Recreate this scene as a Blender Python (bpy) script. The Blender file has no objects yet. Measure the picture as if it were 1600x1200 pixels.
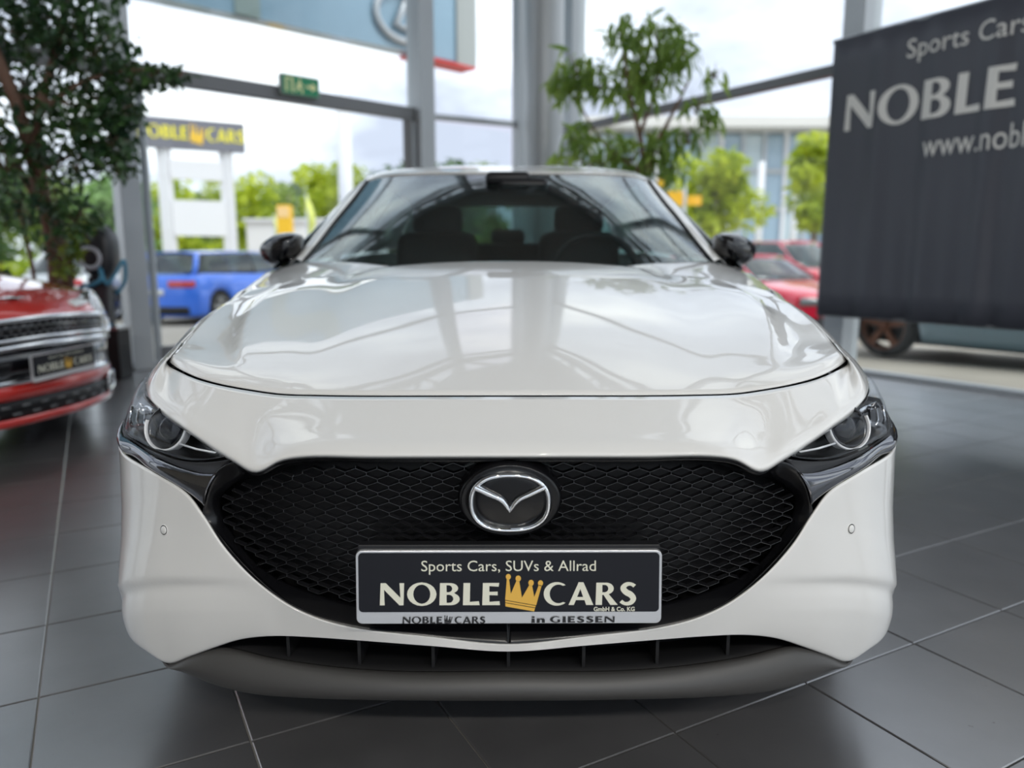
import bpy, bmesh, math, random
import numpy as np
from mathutils import Vector, Matrix

random.seed(7); rng = np.random.default_rng(11)
S = bpy.context.scene
COL = S.collection

# ------------------------------------------------------------------ camera, sky, exposure
CAM_H, PITCH, FPX, CX = 0.98, math.radians(9.5), 1200.0, 794.0
cam_d = bpy.data.cameras.new('camera'); cam = bpy.data.objects.new('camera', cam_d); COL.objects.link(cam)
cam.location = (0, 0, CAM_H)
cam.rotation_euler = (math.radians(90) - PITCH, 0, -(800 - CX) / FPX)
cam_d.sensor_width = 36; cam_d.lens = FPX / 1600 * 36
cam_d.clip_start = 0.05; cam_d.clip_end = 500
cam_d.dof.use_dof = True; cam_d.dof.focus_distance = 1.42; cam_d.dof.aperture_fstop = 2.0
S.camera = cam

W = bpy.data.worlds.new('sky'); S.world = W; W.use_nodes = True
wn, wl = W.node_tree.nodes, W.node_tree.links
wn.clear()
w_out = wn.new('ShaderNodeOutputWorld'); w_bg = wn.new('ShaderNodeBackground')
w_tc = wn.new('ShaderNodeTexCoord'); w_map = wn.new('ShaderNodeMapping'); w_map.inputs['Scale'].default_value = (1, 1, 2.6); w_map.inputs['Location'].default_value = (3.1, 2.2, .4)
w_no = wn.new('ShaderNodeTexNoise'); w_no.inputs['Scale'].default_value = 2.3; w_no.inputs['Detail'].default_value = 7; w_no.inputs['Roughness'].default_value = 0.55
w_cr = wn.new('ShaderNodeValToRGB')
e = w_cr.color_ramp.elements
e[0].position = 0.36; e[0].color = (0.33, 0.35, 0.43, 1)
e[1].position = 0.66; e[1].color = (1.0, 1.0, 1.0, 1)
m_ = w_cr.color_ramp.elements.new(0.50); m_.color = (0.58, 0.61, 0.70, 1)
wl.new(w_tc.outputs['Generated'], w_map.inputs['Vector']); wl.new(w_map.outputs['Vector'], w_no.inputs['Vector'])
wl.new(w_no.outputs['Fac'], w_cr.inputs['Fac']); wl.new(w_cr.outputs['Color'], w_bg.inputs['Color'])
w_bg.inputs['Strength'].default_value = 1.55
wl.new(w_bg.outputs['Background'], w_out.inputs['Surface'])

sun_d = bpy.data.lights.new('veiled_sun', 'SUN'); sun_d.energy = 1.2; sun_d.angle = math.radians(25); sun_d.color = (1, .97, .92)
sun = bpy.data.objects.new('veiled_sun', sun_d); COL.objects.link(sun); sun.rotation_euler = (math.radians(38), 0, math.radians(48))

S.view_settings.view_transform = 'Standard'; S.view_settings.look = 'None'
S.view_settings.exposure = 0.58; S.view_settings.gamma = 1.0; S.view_settings.use_curve_mapping = False
S.cycles.max_bounces = 8; S.cycles.transparent_max_bounces = 24
S.cycles.caustics_reflective = False; S.cycles.caustics_refractive = False

# ------------------------------------------------------------------ materials
MATS = {}
def mat(name, col, rough=.5, metal=0., coat=0., spec=.5, bump=None, vary=None, emit=None, trans=0., alpha=None):
    if name in MATS: return MATS[name]
    m = bpy.data.materials.new(name); m.use_nodes = True
    nt = m.node_tree; b = nt.nodes['Principled BSDF']
    b.inputs['Base Color'].default_value = (*col, 1); b.inputs['Roughness'].default_value = rough
    b.inputs['Metallic'].default_value = metal; b.inputs['Specular IOR Level'].default_value = spec
    b.inputs['Coat Weight'].default_value = coat; b.inputs['Coat Roughness'].default_value = .015
    if emit: b.inputs['Emission Color'].default_value = (*emit[0], 1); b.inputs['Emission Strength'].default_value = emit[1]
    if vary:
        tc = nt.nodes.new('ShaderNodeTexCoord'); n = nt.nodes.new('ShaderNodeTexNoise')
        n.inputs['Scale'].default_value = vary[0]; n.inputs['Detail'].default_value = 5
        r = nt.nodes.new('ShaderNodeValToRGB'); r.color_ramp.elements[0].position = .3; r.color_ramp.elements[1].position = .7
        r.color_ramp.elements[0].color = (*[c * (1 - vary[1]) for c in col], 1)
        r.color_ramp.elements[1].color = (*[min(1, c * (1 + vary[1])) for c in col], 1)
        nt.links.new(tc.outputs['Object'], n.inputs['Vector']); nt.links.new(n.outputs['Fac'], r.inputs['Fac']); nt.links.new(r.outputs['Color'], b.inputs['Base Color'])
    if bump:
        tc = nt.nodes.new('ShaderNodeTexCoord'); n = nt.nodes.new('ShaderNodeTexNoise'); bp = nt.nodes.new('ShaderNodeBump')
        n.inputs['Scale'].default_value = bump[0]; n.inputs['Detail'].default_value = 4; bp.inputs['Strength'].default_value = bump[1]; bp.inputs['Distance'].default_value = bump[2] if len(bump) > 2 else .01
        nt.links.new(tc.outputs['Object'], n.inputs['Vector']); nt.links.new(n.outputs['Fac'], bp.inputs['Height']); nt.links.new(bp.outputs['Normal'], b.inputs['Normal'])
    MATS[name] = m
    return m
def glass(name, tint, ior=1.45, boost=1.0, graze=1.0):
    if name in MATS: return MATS[name]
    m = bpy.data.materials.new(name); m.use_nodes = True; nt = m.node_tree; nt.nodes.clear()
    o = nt.nodes.new('ShaderNodeOutputMaterial'); t = nt.nodes.new('ShaderNodeBsdfTransparent'); g = nt.nodes.new('ShaderNodeBsdfGlossy')
    mx = nt.nodes.new('ShaderNodeMixShader'); ge = nt.nodes.new('ShaderNodeNewGeometry'); dt = nt.nodes.new('ShaderNodeVectorMath'); dt.operation = 'DOT_PRODUCT'
    def M(op, x, y=None, clamp=False):
        n = nt.nodes.new('ShaderNodeMath'); n.operation = op; n.use_clamp = clamp
        for k, q in enumerate((x, y)):
            if q is None: continue
            if isinstance(q, (int, float)): n.inputs[k].default_value = q
            else: nt.links.new(q, n.inputs[k])
        return n.outputs[0]
    nt.links.new(ge.outputs['Incoming'], dt.inputs[0]); nt.links.new(ge.outputs['Normal'], dt.inputs[1])
    f0 = ((ior - 1) / (ior + 1)) ** 2 * boost                        # Schlick reflectance, the same from both sides of the sheet
    fac = M('ADD', M('MULTIPLY', M('POWER', M('SUBTRACT', 1.0, M('ABSOLUTE', dt.outputs['Value'])), 5.0), (1 - f0) * graze), f0, True)
    t.inputs['Color'].default_value = (*tint, 1); g.inputs['Roughness'].default_value = 0.0; g.inputs['Color'].default_value = (1, 1, 1, 1)
    nt.links.new(fac, mx.inputs[0])
    nt.links.new(t.outputs[0], mx.inputs[1]); nt.links.new(g.outputs[0], mx.inputs[2]); nt.links.new(mx.outputs[0], o.inputs[0])
    MATS[name] = m
    return m

M_WHITE = mat('pearl white paint', (.80, .79, .765), .38, coat=1.0)
M_GLOSSB = mat('gloss black plastic', (.006, .006, .008), .12, coat=.6)
M_FRAME = mat('black moulded plastic', (.005, .005, .006), .22, spec=.35)
M_DCHROME = mat('dark chrome', (.17, .17, .18), .07, metal=1)
M_CHROME = mat('bright chrome', (.82, .83, .85), .06, metal=1)
M_SATIN = mat('satin black plastic', (.014, .014, .016), .42, spec=.3)
M_LIP = mat('grey grained plastic', (.060, .058, .056), .48, bump=(900, .15, .001))
M_BLACK = mat('deep black', (.004, .004, .005), .6)
M_RUBBER = mat('tyre rubber', (.016, .016, .017), .75)
M_ALU = mat('alloy', (.45, .46, .48), .28, metal=1)
M_CABIN = mat('dark cabin cloth', (.012, .012, .014), .7)
M_SHIELD = glass('windscreen glass', (.66, .75, .76), 1.52, 1.9)
M_SIDEGL = glass('tinted side glass', (.30, .34, .35), 1.5, 1.2)
M_LAMP = glass('clear lamp cover', (.97, .975, .98), 1.33, .3, .30)
M_PANE = glass('clear facade glass', (.955, .985, .98), 1.3, .6)
M_STEEL = mat('grey powder coated steel', (.46, .49, .52), .42, metal=.15)
M_STEELD = mat('dark grey steel', (.17, .175, .185), .45, metal=.15)

# ------------------------------------------------------------------ mesh helpers
def empty(name, loc=(0, 0, 0), rz=0., label=None, cat=None, group=None, kind=None):
    o = bpy.data.objects.new(name, None); COL.objects.link(o); o.location = loc; o.rotation_euler = (0, 0, rz); o.empty_display_size = .1
    tag(o, label, cat, group, kind); return o
def tag(o, label=None, cat=None, group=None, kind=None):
    for k, v in (('label', label), ('category', cat), ('group', group), ('kind', kind)):
        if v: o[k] = v
    return o
def link(name, me, m, parent=None, world=False):
    o = bpy.data.objects.new(name, me); COL.objects.link(o)
    if m is not None and not me.materials: me.materials.append(m)
    if parent is not None:
        o.parent = parent
        if world and parent.type == 'EMPTY':
            o.matrix_parent_inverse = (Matrix.Translation(parent.location) @ parent.rotation_euler.to_matrix().to_4x4()).inverted()
    return o
def mesh(name, v, f, smooth=True):
    me = bpy.data.meshes.new(name); me.from_pydata([tuple(map(float, p)) for p in v], [], [tuple(map(int, q)) for q in f]); me.update()
    if smooth: me.polygons.foreach_set('use_smooth', [True] * len(me.polygons))
    return me
def mk(name, v, f, m, parent=None, world=False, smooth=True, solid=0., away=None, bevel=0., autos=None):
    """one mesh object; away = point the normals should turn from; solid = inward thickness"""
    me = mesh(name, v, f, smooth)
    bm = bmesh.new(); bm.from_mesh(me)
    if away is not None:
        a = Vector(away); s = 0
        for q in bm.faces: s += (q.calc_center_median() - a).normalized().dot(q.normal) * q.calc_area()
        if s < 0: bmesh.ops.reverse_faces(bm, faces=bm.faces[:])
    else:
        bmesh.ops.recalc_face_normals(bm, faces=bm.faces[:])
    bm.to_mesh(me); bm.free()
    o = link(name, me, m, parent, world)
    if solid:
        md = o.modifiers.new('solid', 'SOLIDIFY'); md.thickness = solid; md.offset = -1; md.use_even_offset = False
    if bevel:
        md = o.modifiers.new('bevel', 'BEVEL'); md.width = bevel; md.segments = 2; md.limit_method = 'ANGLE'; md.angle_limit = math.radians(40)
    if autos is not None:
        try: me.set_sharp_from_angle(angle=math.radians(autos))
        except Exception: pass
    return o
def hermite(T, P, t):
    T = np.asarray(T, float); P = np.asarray(P, float); n = len(T)
    if n == 2:
        w = ((t - T[0]) / (T[1] - T[0])).reshape(-1, *([1] * (P.ndim - 1))); return P[0] * (1 - w) + P[1] * w
    h = np.diff(T); sh = (-1,) + (1,) * (P.ndim - 1)
    d = np.diff(P, axis=0) / h.reshape(sh)
    m = np.empty_like(P); w = (h[1:] / (h[1:] + h[:-1])).reshape(sh)
    m[1:-1] = d[:-1] * w + d[1:] * (1 - w)
    m[0] = 1.5 * d[0] - .5 * m[1]; m[-1] = 1.5 * d[-1] - .5 * m[-2]
    k = np.clip(np.searchsorted(T, t, 'right') - 1, 0, n - 2)
    u = ((t - T[k]) / h[k]).reshape(sh); hh = h[k].reshape(sh)
    return (2*u**3-3*u**2+1)*P[k] + (u**3-2*u**2+u)*hh*m[k] + (-2*u**3+3*u**2)*P[k+1] + (u**3-u**2)*hh*m[k+1]
def chord(P):
    """mean chord parameter along axis 0"""
    d = np.linalg.norm(np.diff(P, axis=0), axis=-1)
    if d.ndim > 1: d = d.mean(axis=1)
    d = np.maximum(d, 1e-5) ** .75
    return np.concatenate([[0], np.cumsum(d)])
def sub(T, k): return np.concatenate([np.linspace(T[i], T[i+1], k, endpoint=False) for i in range(len(T)-1)] + [[T[-1]]])
def surf(ctrl, ku=6, kv=6):
    C = np.array(ctrl, float)
    T = chord(C); A = hermite(T, C, sub(T, kv))
    A = np.swapaxes(A, 0, 1); Cc = np.swapaxes(C, 0, 1); T = chord(Cc); A = hermite(T, A, sub(T, ku))
    return np.swapaxes(A, 0, 1)
def gridfaces(r, c, wrap=False):
    f = []
    for i in range(r - 1):
        for j in range(c if wrap else c - 1):
            a = i * c + j; b = i * c + (j + 1) % c
            f.append((a, b, b + c, a + c))
    return f
MIR = np.array([-1., 1, 1])
def mirror_cols(C):
    C = np.array(C, float); return np.concatenate([(C[:, ::-1] * MIR)[:, :-1], C], axis=1)
def panel(name, G, m, parent, solid=.004, away=(0, 3.2, .55), world=True, **kw):
    G = np.array(G); r, c, _ = G.shape
    return mk(name, G.reshape(-1, 3), gridfaces(r, c), m, parent, world, solid=solid, away=away, **kw)
def tube(path, rad, n=8, closed=False, cap=True, flat=None):
    """verts, faces of a tube along a path; rad number or list"""
    P = [Vector(p) for p in path]; L = len(P); v = []; f = []
    R = [rad] * L if not hasattr(rad, '__len__') else list(rad)
    up = None
    for i, p in enumerate(P):
        a = P[(i - 1) % L] if (closed or i > 0) else p; b = P[(i + 1) % L] if (closed or i < L - 1) else p
        t = (b - a).normalized()
        if up is None:
            up = Vector((0, 0, 1)) if abs(t.z) < .9 else Vector((1, 0, 0))
        s = t.cross(up).normalized(); up = s.cross(t).normalized()
        for k in range(n):
            an = 2 * math.pi * k / n
            v.append(p + (s * math.cos(an) + up * math.sin(an) * (flat or 1)) * R[i])
    for i in range(L if closed else L - 1):
        for k in range(n):
            a = i * n + k; b = i * n + (k + 1) % n; c = ((i + 1) % L) * n
            f.append((a, b, c + (k + 1) % n, c + k))
    if cap and not closed:
        f.append(tuple(range(n))[::-1]); f.append(tuple((L - 1) * n + k for k in range(n)))
    return v, f
def lathe(prof, n=32, axis='y', c=(0, 0, 0), a0=0, a1=2 * math.pi):
    """prof: (radius, along) list"""
    v = []; f = []; full = abs(a1 - a0 - 2 * math.pi) < 1e-6; m = n if full else n + 1
    for r, h in prof:
        for k in range(m):
            a = a0 + (a1 - a0) * k / n; x, y = r * math.cos(a), r * math.sin(a)
            p = (x, h, y) if axis == 'y' else ((x, y, h) if axis == 'z' else (h, x, y))
            v.append((p[0] + c[0], p[1] + c[1], p[2] + c[2]))
    for i in range(len(prof) - 1):
        for k in range(n):
            a = i * m + k; b = i * m + (k + 1) % m; f.append((a, b, b + m, a + m))
    return v, f
def boxv(x0, x1, y0, y1, z0, z1):
    v = [(x, y, z) for x in (x0, x1) for y in (y0, y1) for z in (z0, z1)]
    f = [(0, 1, 3, 2), (4, 6, 7, 5), (0, 4, 5, 1), (2, 3, 7, 6), (0, 2, 6, 4), (1, 5, 7, 3)]
    return v, f
def box(name, x0, x1, y0, y1, z0, z1, m, parent=None, world=False, bevel=0.):
    return mk(name, *boxv(x0, x1, y0, y1, z0, z1), m, parent, world, smooth=False, bevel=bevel)
def join(parts):
    V, F = [], []
    for v, f in parts:
        b = len(V); V += [tuple(p) for p in v]; F += [tuple(i + b for i in q) for q in f]
    return V, F
def beam(a, b, w, h):
    """box beam between two points, w horizontal, h vertical"""
    a, b = Vector(a), Vector(b); t = (b - a).normalized(); up = Vector((0, 0, 1)) if abs(t.z) < .95 else Vector((0, 1, 0))
    s = t.cross(up).normalized(); u = s.cross(t).normalized(); v = []
    for p in (a, b):
        for i, j in ((-1, -1), (1, -1), (1, 1), (-1, 1)): v.append(p + s * i * w / 2 + u * j * h / 2)
    return v, [(0, 1, 2, 3), (7, 6, 5, 4), (0, 4, 5, 1), (1, 5, 6, 2), (2, 6, 7, 3), (3, 7, 4, 0)]
def prism(poly, fn, d=1.0):
    """polygon of 2d points extruded; fn(x, y, k) maps to 3d, k in 0..1"""
    n = len(poly); v = [fn(x, y, 0) for x, y in poly] + [fn(x, y, 1) for x, y in poly]
    f = [tuple(range(n)), tuple(range(2 * n - 1, n - 1, -1))] + [(i, (i + 1) % n, n + (i + 1) % n, n + i) for i in range(n)]
    return v, f
def inside(poly, x, z):
    c = False; n = len(poly)
    for i in range(n):
        x1, z1 = poly[i]; x2, z2 = poly[i - 1]
        if (z1 > z) != (z2 > z) and x < (x2 - x1) * (z - z1) / (z2 - z1) + x1: c = not c
    return c

# real position of something whose direction and distance are known
CP, SP = math.cos(PITCH), math.sin(PITCH)
def at(px, py, Y):
    v = (600 - py) / FPX; f = CP + v * SP
    return np.array([(px - CX) / FPX / f * Y, Y, CAM_H + Y * (-SP + v * CP) / f])

# ------------------------------------------------------------------ lettering
def ell(cx, cy, rx, ry, a0=0, a1=360, n=20):
    return [(cx + rx * math.cos(math.radians(a0 + (a1 - a0) * k / n)), cy + ry * math.sin(math.radians(a0 + (a1 - a0) * k / n))) for k in range(n + 1)]
def stroke(pts, th):
    P = hermite(chord(np.array(pts)), np.array(pts, float), sub(chord(np.array(pts)), 5)); Tt = np.interp(np.linspace(0, 1, len(P)), np.linspace(0, 1, len(th)), th)
    d = np.gradient(P, axis=0); d /= np.linalg.norm(d, axis=1)[:, None]; nn = np.stack([-d[:, 1], d[:, 0]], 1)
    return [tuple(p) for p in P + nn * Tt[:, None] / 2] + [tuple(p) for p in (P - nn * Tt[:, None] / 2)[::-1]]
GLYPH = {
 'N': (.97, [[(0,0),(.04,1),(.24,1),(.80,.34),(.77,1),(.95,1),(.92,0),(.76,0),(.17,.70),(.19,0)]]),
 'O': (1.16, [ell(.57,.5,.57,.53)[:-1], ell(.57,.5,.33,.43)[:-1]]),
 'B': (.82, [[(0,0),(.03,1),(.42,1)] + ell(.42,.765,.31,.235,80,-60,8) + ell(.45,.275,.34,.275,60,-90,9), [(.28,.59),(.28,.90),(.38,.90)] + ell(.36,.745,.14,.155,70,-90,6), [(.28,.11),(.28,.47),(.38,.47)] + ell(.38,.29,.16,.18,70,-90,6)]),
 'L': (.66, [[(0,0),(.03,1),(.29,1),(.27,.15),(.62,.18),(.65,0)]]),
 'E': (.72, [[(0,0),(.03,1),(.66,1),(.64,.83),(.28,.86),(.28,.60),(.60,.61),(.60,.44),(.28,.45),(.28,.15),(.67,.18),(.69,0)]]),
 'C': (.95, [ell(.55,.5,.55,.53,48,312,22) + ell(.62,.5,.37,.42,300,60,18)]),
 'G': (1.02, [ell(.55,.5,.55,.53,48,300,22) + [(.93,.08),(.93,.48),(.69,.48),(.69,.12)] + ell(.60,.5,.35,.42,280,60,18)]),
 'A': (1.04, [[(0,0),(.42,1.02),(.62,1.02),(1.04,0),(.74,0),(.665,.22),(.31,.22),(.22,0)], [(.36,.36),(.61,.36),(.49,.72)]]),
 'R': (.92, [[(0,0),(.03,1),(.44,1)] + ell(.44,.735,.32,.265,85,-70,9) + [(.93,0),(.62,0),(.33,.45),(.28,.45),(.27,0)], [(.28,.57),(.28,.90),(.40,.90)] + ell(.38,.735,.15,.165,70,-90,6)]),
 'S': (.72, [stroke([(.62,.84),(.48,.93),(.28,.92),(.14,.76),(.26,.58),(.47,.45),(.57,.27),(.45,.09),(.22,.06),(.05,.17)], [.16,.15,.2,.25,.27,.25,.2,.15,.16])]),
 'I': (.36, [[(0,0),(.03,1),(.29,1),(.32,0)]]),
 'i': (.36, [[(0,0),(.02,.66),(.28,.66),(.30,0)], [(.02,.80),(.02,1.0),(.28,1.0),(.28,.80)]]),
 'n': (.80, [[(0,0),(.02,.66),(.26,.66),(.27,.56),(.42,.68),(.62,.66),(.72,.50),(.73,0),(.46,0),(.46,.42),(.38,.50),(.28,.42),(.28,0)]]),
}
def contours_mesh(contours, name='lettering'):
    cu = bpy.data.curves.new(name, 'CURVE'); cu.dimensions = '2D'; cu.fill_mode = 'BOTH'
    for c in contours:
        s = cu.splines.new('POLY'); s.points.add(len(c) - 1); s.use_cyclic_u = True
        for i, p in enumerate(c): s.points[i].co = (p[0], p[1], 0, 1)
    return curve_to_arrays(cu)
def curve_to_arrays(cu):
    o = bpy.data.objects.new('tmp', cu); COL.objects.link(o)
    dg = bpy.context.evaluated_depsgraph_get(); me = o.evaluated_get(dg).to_mesh()
    v = np.array([tuple(x.co) for x in me.vertices]).reshape(-1, 3); f = [tuple(p.vertices) for p in me.polygons]
    o.evaluated_get(dg).to_mesh_clear(); bpy.data.objects.remove(o); bpy.data.curves.remove(cu)
    return v[:, :2], f
def serif(text, gap=.09):
    cs = []; x = 0
    for ch in text:
        if ch == ' ': x += .45; continue
        w, g = GLYPH[ch]
        for c in g: cs.append([(p[0] + x, p[1]) for p in c])
        x += w + gap
    return contours_mesh(cs)
def sans(text, bold=0.):
    cu = bpy.data.curves.new('t', 'FONT'); cu.body = text; cu.size = 1; cu.offset = bold; cu.resolution_u = 3
    return curve_to_arrays(cu)
def fit(vf, x0, x1, y0=None, y1=None):
    """scale flat art to x0..x1 and y0..y1 (aspect kept when y1 is None)"""
    v, f = vf; v = v.copy(); a, b = v[:, 0].min(), v[:, 0].max(); k = (x1 - x0) / (b - a); c, d = v[:, 1].min(), v[:, 1].max()
    ky = k if y1 is None else (y1 - y0) / (d - c)
    v[:, 0] = x0 + (v[:, 0] - a) * k; v[:, 1] = (y0 or 0) + (v[:, 1] - c) * ky
    return v, f
def art(name, vf, m, parent, fn, world=False):
    """flat art laid on a surface through fn(x, y) -> 3d"""
    v, f = vf
    return mk(name, [fn(p[0], p[1]) for p in v], f, m, parent, world, smooth=False)
def crown_shapes():
    gold = [[(.02,.0),(.98,.0),(1.0,.10),(0,.10)], [(0,.12),(1,.12),(1.01,.17),(-.01,.17)],
            [(-.02,.19),(1.02,.19),(1.10,.80),(1.02,.80),(.92,.42),(.80,.74),(.70,.74),(.52,.34),(.36,.80),(.26,.80),(.14,.40),(.02,.80),(-.06,.80)]]
    for cx, cy, r in ((-.02,.88,.085), (.31,.88,.09), (.75,.82,.09), (1.06,.86,.085)): gold.append(ell(cx, cy, r, r * 1.0)[:-1])
    a = math.radians(-9)
    return [[(x * math.cos(a) - y * math.sin(a) * 1.0, x * math.sin(a) + y * math.cos(a)) for x, y in c] for c in gold]

# ================================================================== ROOM
H_ROOM = 8.3
P0 = np.array([-3.24, 6.70]); P1 = np.array([-.97, 8.84]); P2 = np.array([.03, 9.62]); PC = np.array([.78, 9.80])
RD = np.array([.535, -.845]); LD = np.array([-.725, -.688])
R_END = PC + RD * 15.0; L_END = P0 + LD * 8.5; B_L = np.array([-7.5, -9.0]); B_R = np.array([R_END[0], -9.0])
ROOM = [tuple(p) for p in (L_END, P0, P1, P2, PC, R_END, B_R, B_L)]
def v3(p, z): return (float(p[0]), float(p[1]), z)

# floor: grout bed and square tiles set diagonally
TILE = .3915; TA = math.radians(90 - 61.8); TO = np.array([1.0385, 1.826]); tu = np.array([math.cos(TA), math.sin(TA)]); tv = np.array([-math.sin(TA), math.cos(TA)])
M_TILE = mat('anthracite slate tile', (.105, .104, .107), .34, spec=1.0, coat=1.0, bump=(5, .10, .02), vary=(3.0, .22))
MATS['anthracite slate tile'].node_tree.nodes['Principled BSDF'].inputs['Coat Roughness'].default_value = .27; MATS['anthracite slate tile'].node_tree.nodes['Principled BSDF'].inputs['Coat IOR'].default_value = 2.2
def tile_nodes(m):
    nt = m.node_tree; b = nt.nodes['Principled BSDF']; ge = nt.nodes.new('ShaderNodeNewGeometry')
    for n in nt.nodes:
        if n.type == 'TEX_NOISE': nt.links.new(ge.outputs['Position'], n.inputs['Vector'])
    src = b.inputs['Base Color'].links[0].from_socket; sp = nt.nodes.new('ShaderNodeTexNoise'); sp.inputs['Scale'].default_value = 26; sp.inputs['Detail'].default_value = 3; sp.inputs['Roughness'].default_value = .75
    r = nt.nodes.new('ShaderNodeValToRGB'); r.color_ramp.elements[0].position = .70; r.color_ramp.elements[1].position = .735; r.color_ramp.elements[0].color = (0, 0, 0, 1); r.color_ramp.elements[1].color = (1, 1, 1, 1)
    mx = nt.nodes.new('ShaderNodeMix'); mx.data_type = 'RGBA'; mx.inputs[7].default_value = (.035, .03, .027, 1)
    nt.links.new(ge.outputs['Position'], sp.inputs['Vector']); nt.links.new(sp.outputs['Fac'], r.inputs['Fac']); nt.links.new(r.outputs['Color'], mx.inputs[0]); nt.links.new(src, mx.inputs[6]); nt.links.new(mx.outputs[2], b.inputs['Base Color'])
tile_nodes(M_TILE)
M_GROUT = mat('pale cement grout', (.36, .35, .33), .8)
fl = mk('floor', [v3(p, -.006) for p in ROOM] + [v3(p, -.12) for p in ROOM], [tuple(range(8)), tuple(range(15, 7, -1))] + [(i, (i + 1) % 8, 8 + (i + 1) % 8, 8 + i) for i in range(8)], M_GROUT, smooth=False)
tag(fl, 'dark grey slate tile floor with pale grout lines laid diagonally', 'floor', kind='structure')
def tile_geo():
    h = TILE / 2 - .0018; b = .0022; v = []; f = []
    for s, z in ((h, -.008), (h, -.0018), (h - b, 0)):
        v += [(-s, -s, z), (s, -s, z), (s, s, z), (-s, s, z)]
    for r in range(2):
        for k in range(4): f.append((r*4+k, r*4+(k+1) % 4, r*4+4+(k+1) % 4, r*4+4+k))
    f.append((8, 9, 10, 11)); return v, f
t_v, t_f = tile_geo(); tile_me = mesh('tile', t_v, t_f, False); tile_me.materials.append(M_TILE)
near, far = [], []
for i in range(-50, 51):
    for j in range(-50, 51):
        c = TO + (i + .5) * TILE * tu + (j + .5) * TILE * tv
        if not inside(ROOM, c[0], c[1]): continue
        if c[1] > .6:
            y_ = c[1]; zc = -CAM_H; dpt = y_ * CP - zc * SP; uu = (c[0] / dpt * FPX + CX, 600 - (y_ * SP + zc * CP) / dpt * FPX)
            hid = abs(c[0]) < .62 and 1.75 < y_ < 5.4
            if -90 < uu[0] < 1690 and uu[1] < 1300 and not hid: near.append((dpt, i, j, c)); continue
        far.append(c)
near.sort(key=lambda q: q[0])
R2 = np.array([[math.cos(TA), -math.sin(TA)], [math.sin(TA), math.cos(TA)]])
for k, (d_, i, j, c) in enumerate(near):
    if k >= 300: far.append(c); continue
    o = link('tile', tile_me, None, fl); o.location = (c[0], c[1], 0); o.rotation_euler = (0, 0, TA)
tv_, tf_ = [], []
for c in far:
    b = len(tv_)
    for (x, y, z) in t_v:
        p = R2 @ np.array([x, y]); tv_.append((p[0] + c[0], p[1] + c[1], z))
    tf_ += [tuple(q + b for q in g) for g in t_f]
o = mk('tile_field', tv_, tf_, M_TILE, fl, smooth=False); o['kind'] = 'stuff'

ce = mk('ceiling', [v3(p, H_ROOM) for p in ROOM] + [v3(p, H_ROOM + .3) for p in ROOM], [tuple(range(8)), tuple(range(15, 7, -1))] + [(i, (i + 1) % 8, 8 + (i + 1) % 8, 8 + i) for i in range(8)], mat('grey ceiling', (.37, .37, .365), .8), smooth=False)
tag(ce, 'high pale ceiling over the showroom', 'ceiling', kind='structure')

# fill spotlights on an unseen track, added to brighten the white car's front
M_GLOW = mat('glowing fill lamp lens', (1, 1, 1), .5, emit=((1, .95, .86), 4.0))
tk = mk('fill_light_track', *beam((-2.2, -4.5, 4.95), (5.6, -4.5, 4.95), .05, .05), M_STEELD, smooth=False); tag(tk, 'dark lighting track added across the hall to carry the fill spotlights', 'light track')
for x in (-1.8, 1.7, 5.2): mk('suspension_rod', *tube([(x, -4.5, 4.97), (x, -4.5, H_ROOM)], .008, 6), M_STEELD, tk)
for x, wh in ((-1.1, 'nearest the beige wall'), (.8, 'second from the beige wall'), (2.7, 'second from the glass side'), (4.6, 'nearest the glass side')):
    dl = empty('fill_spotlight', (x, -4.5, 4.75), 0, 'dark fill spotlight added to brighten the car, ' + wh, 'lamp', 'added fill spotlights')
    q = (Vector((0, 1.6, .55)) - Vector((x, -4.5, 4.75))).to_track_quat('-Z', 'Y'); dl.rotation_mode = 'QUATERNION'; dl.rotation_quaternion = q
    mk('fill_lamp_can', *lathe([(.0, .16), (.07, .16), (.10, .10), (.11, -.10), (.10, -.10), (.095, -.05)], 24, 'z'), M_STEELD, dl)
    mk('fill_lamp_lens', *lathe([(.0, -.05), (.095, -.05)], 24, 'z'), M_GLOW, dl)
    ld = bpy.data.lights.new('fill_lamp', 'AREA'); ld.shape = 'DISK'; ld.size = .19; ld.energy = 15; ld.color = (1, .95, .87); ld.spread = math.radians(110)
    lo_ = bpy.data.objects.new('fill_lamp', ld); COL.objects.link(lo_); lo_.parent = dl; lo_.location = (0, 0, -.11)

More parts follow.
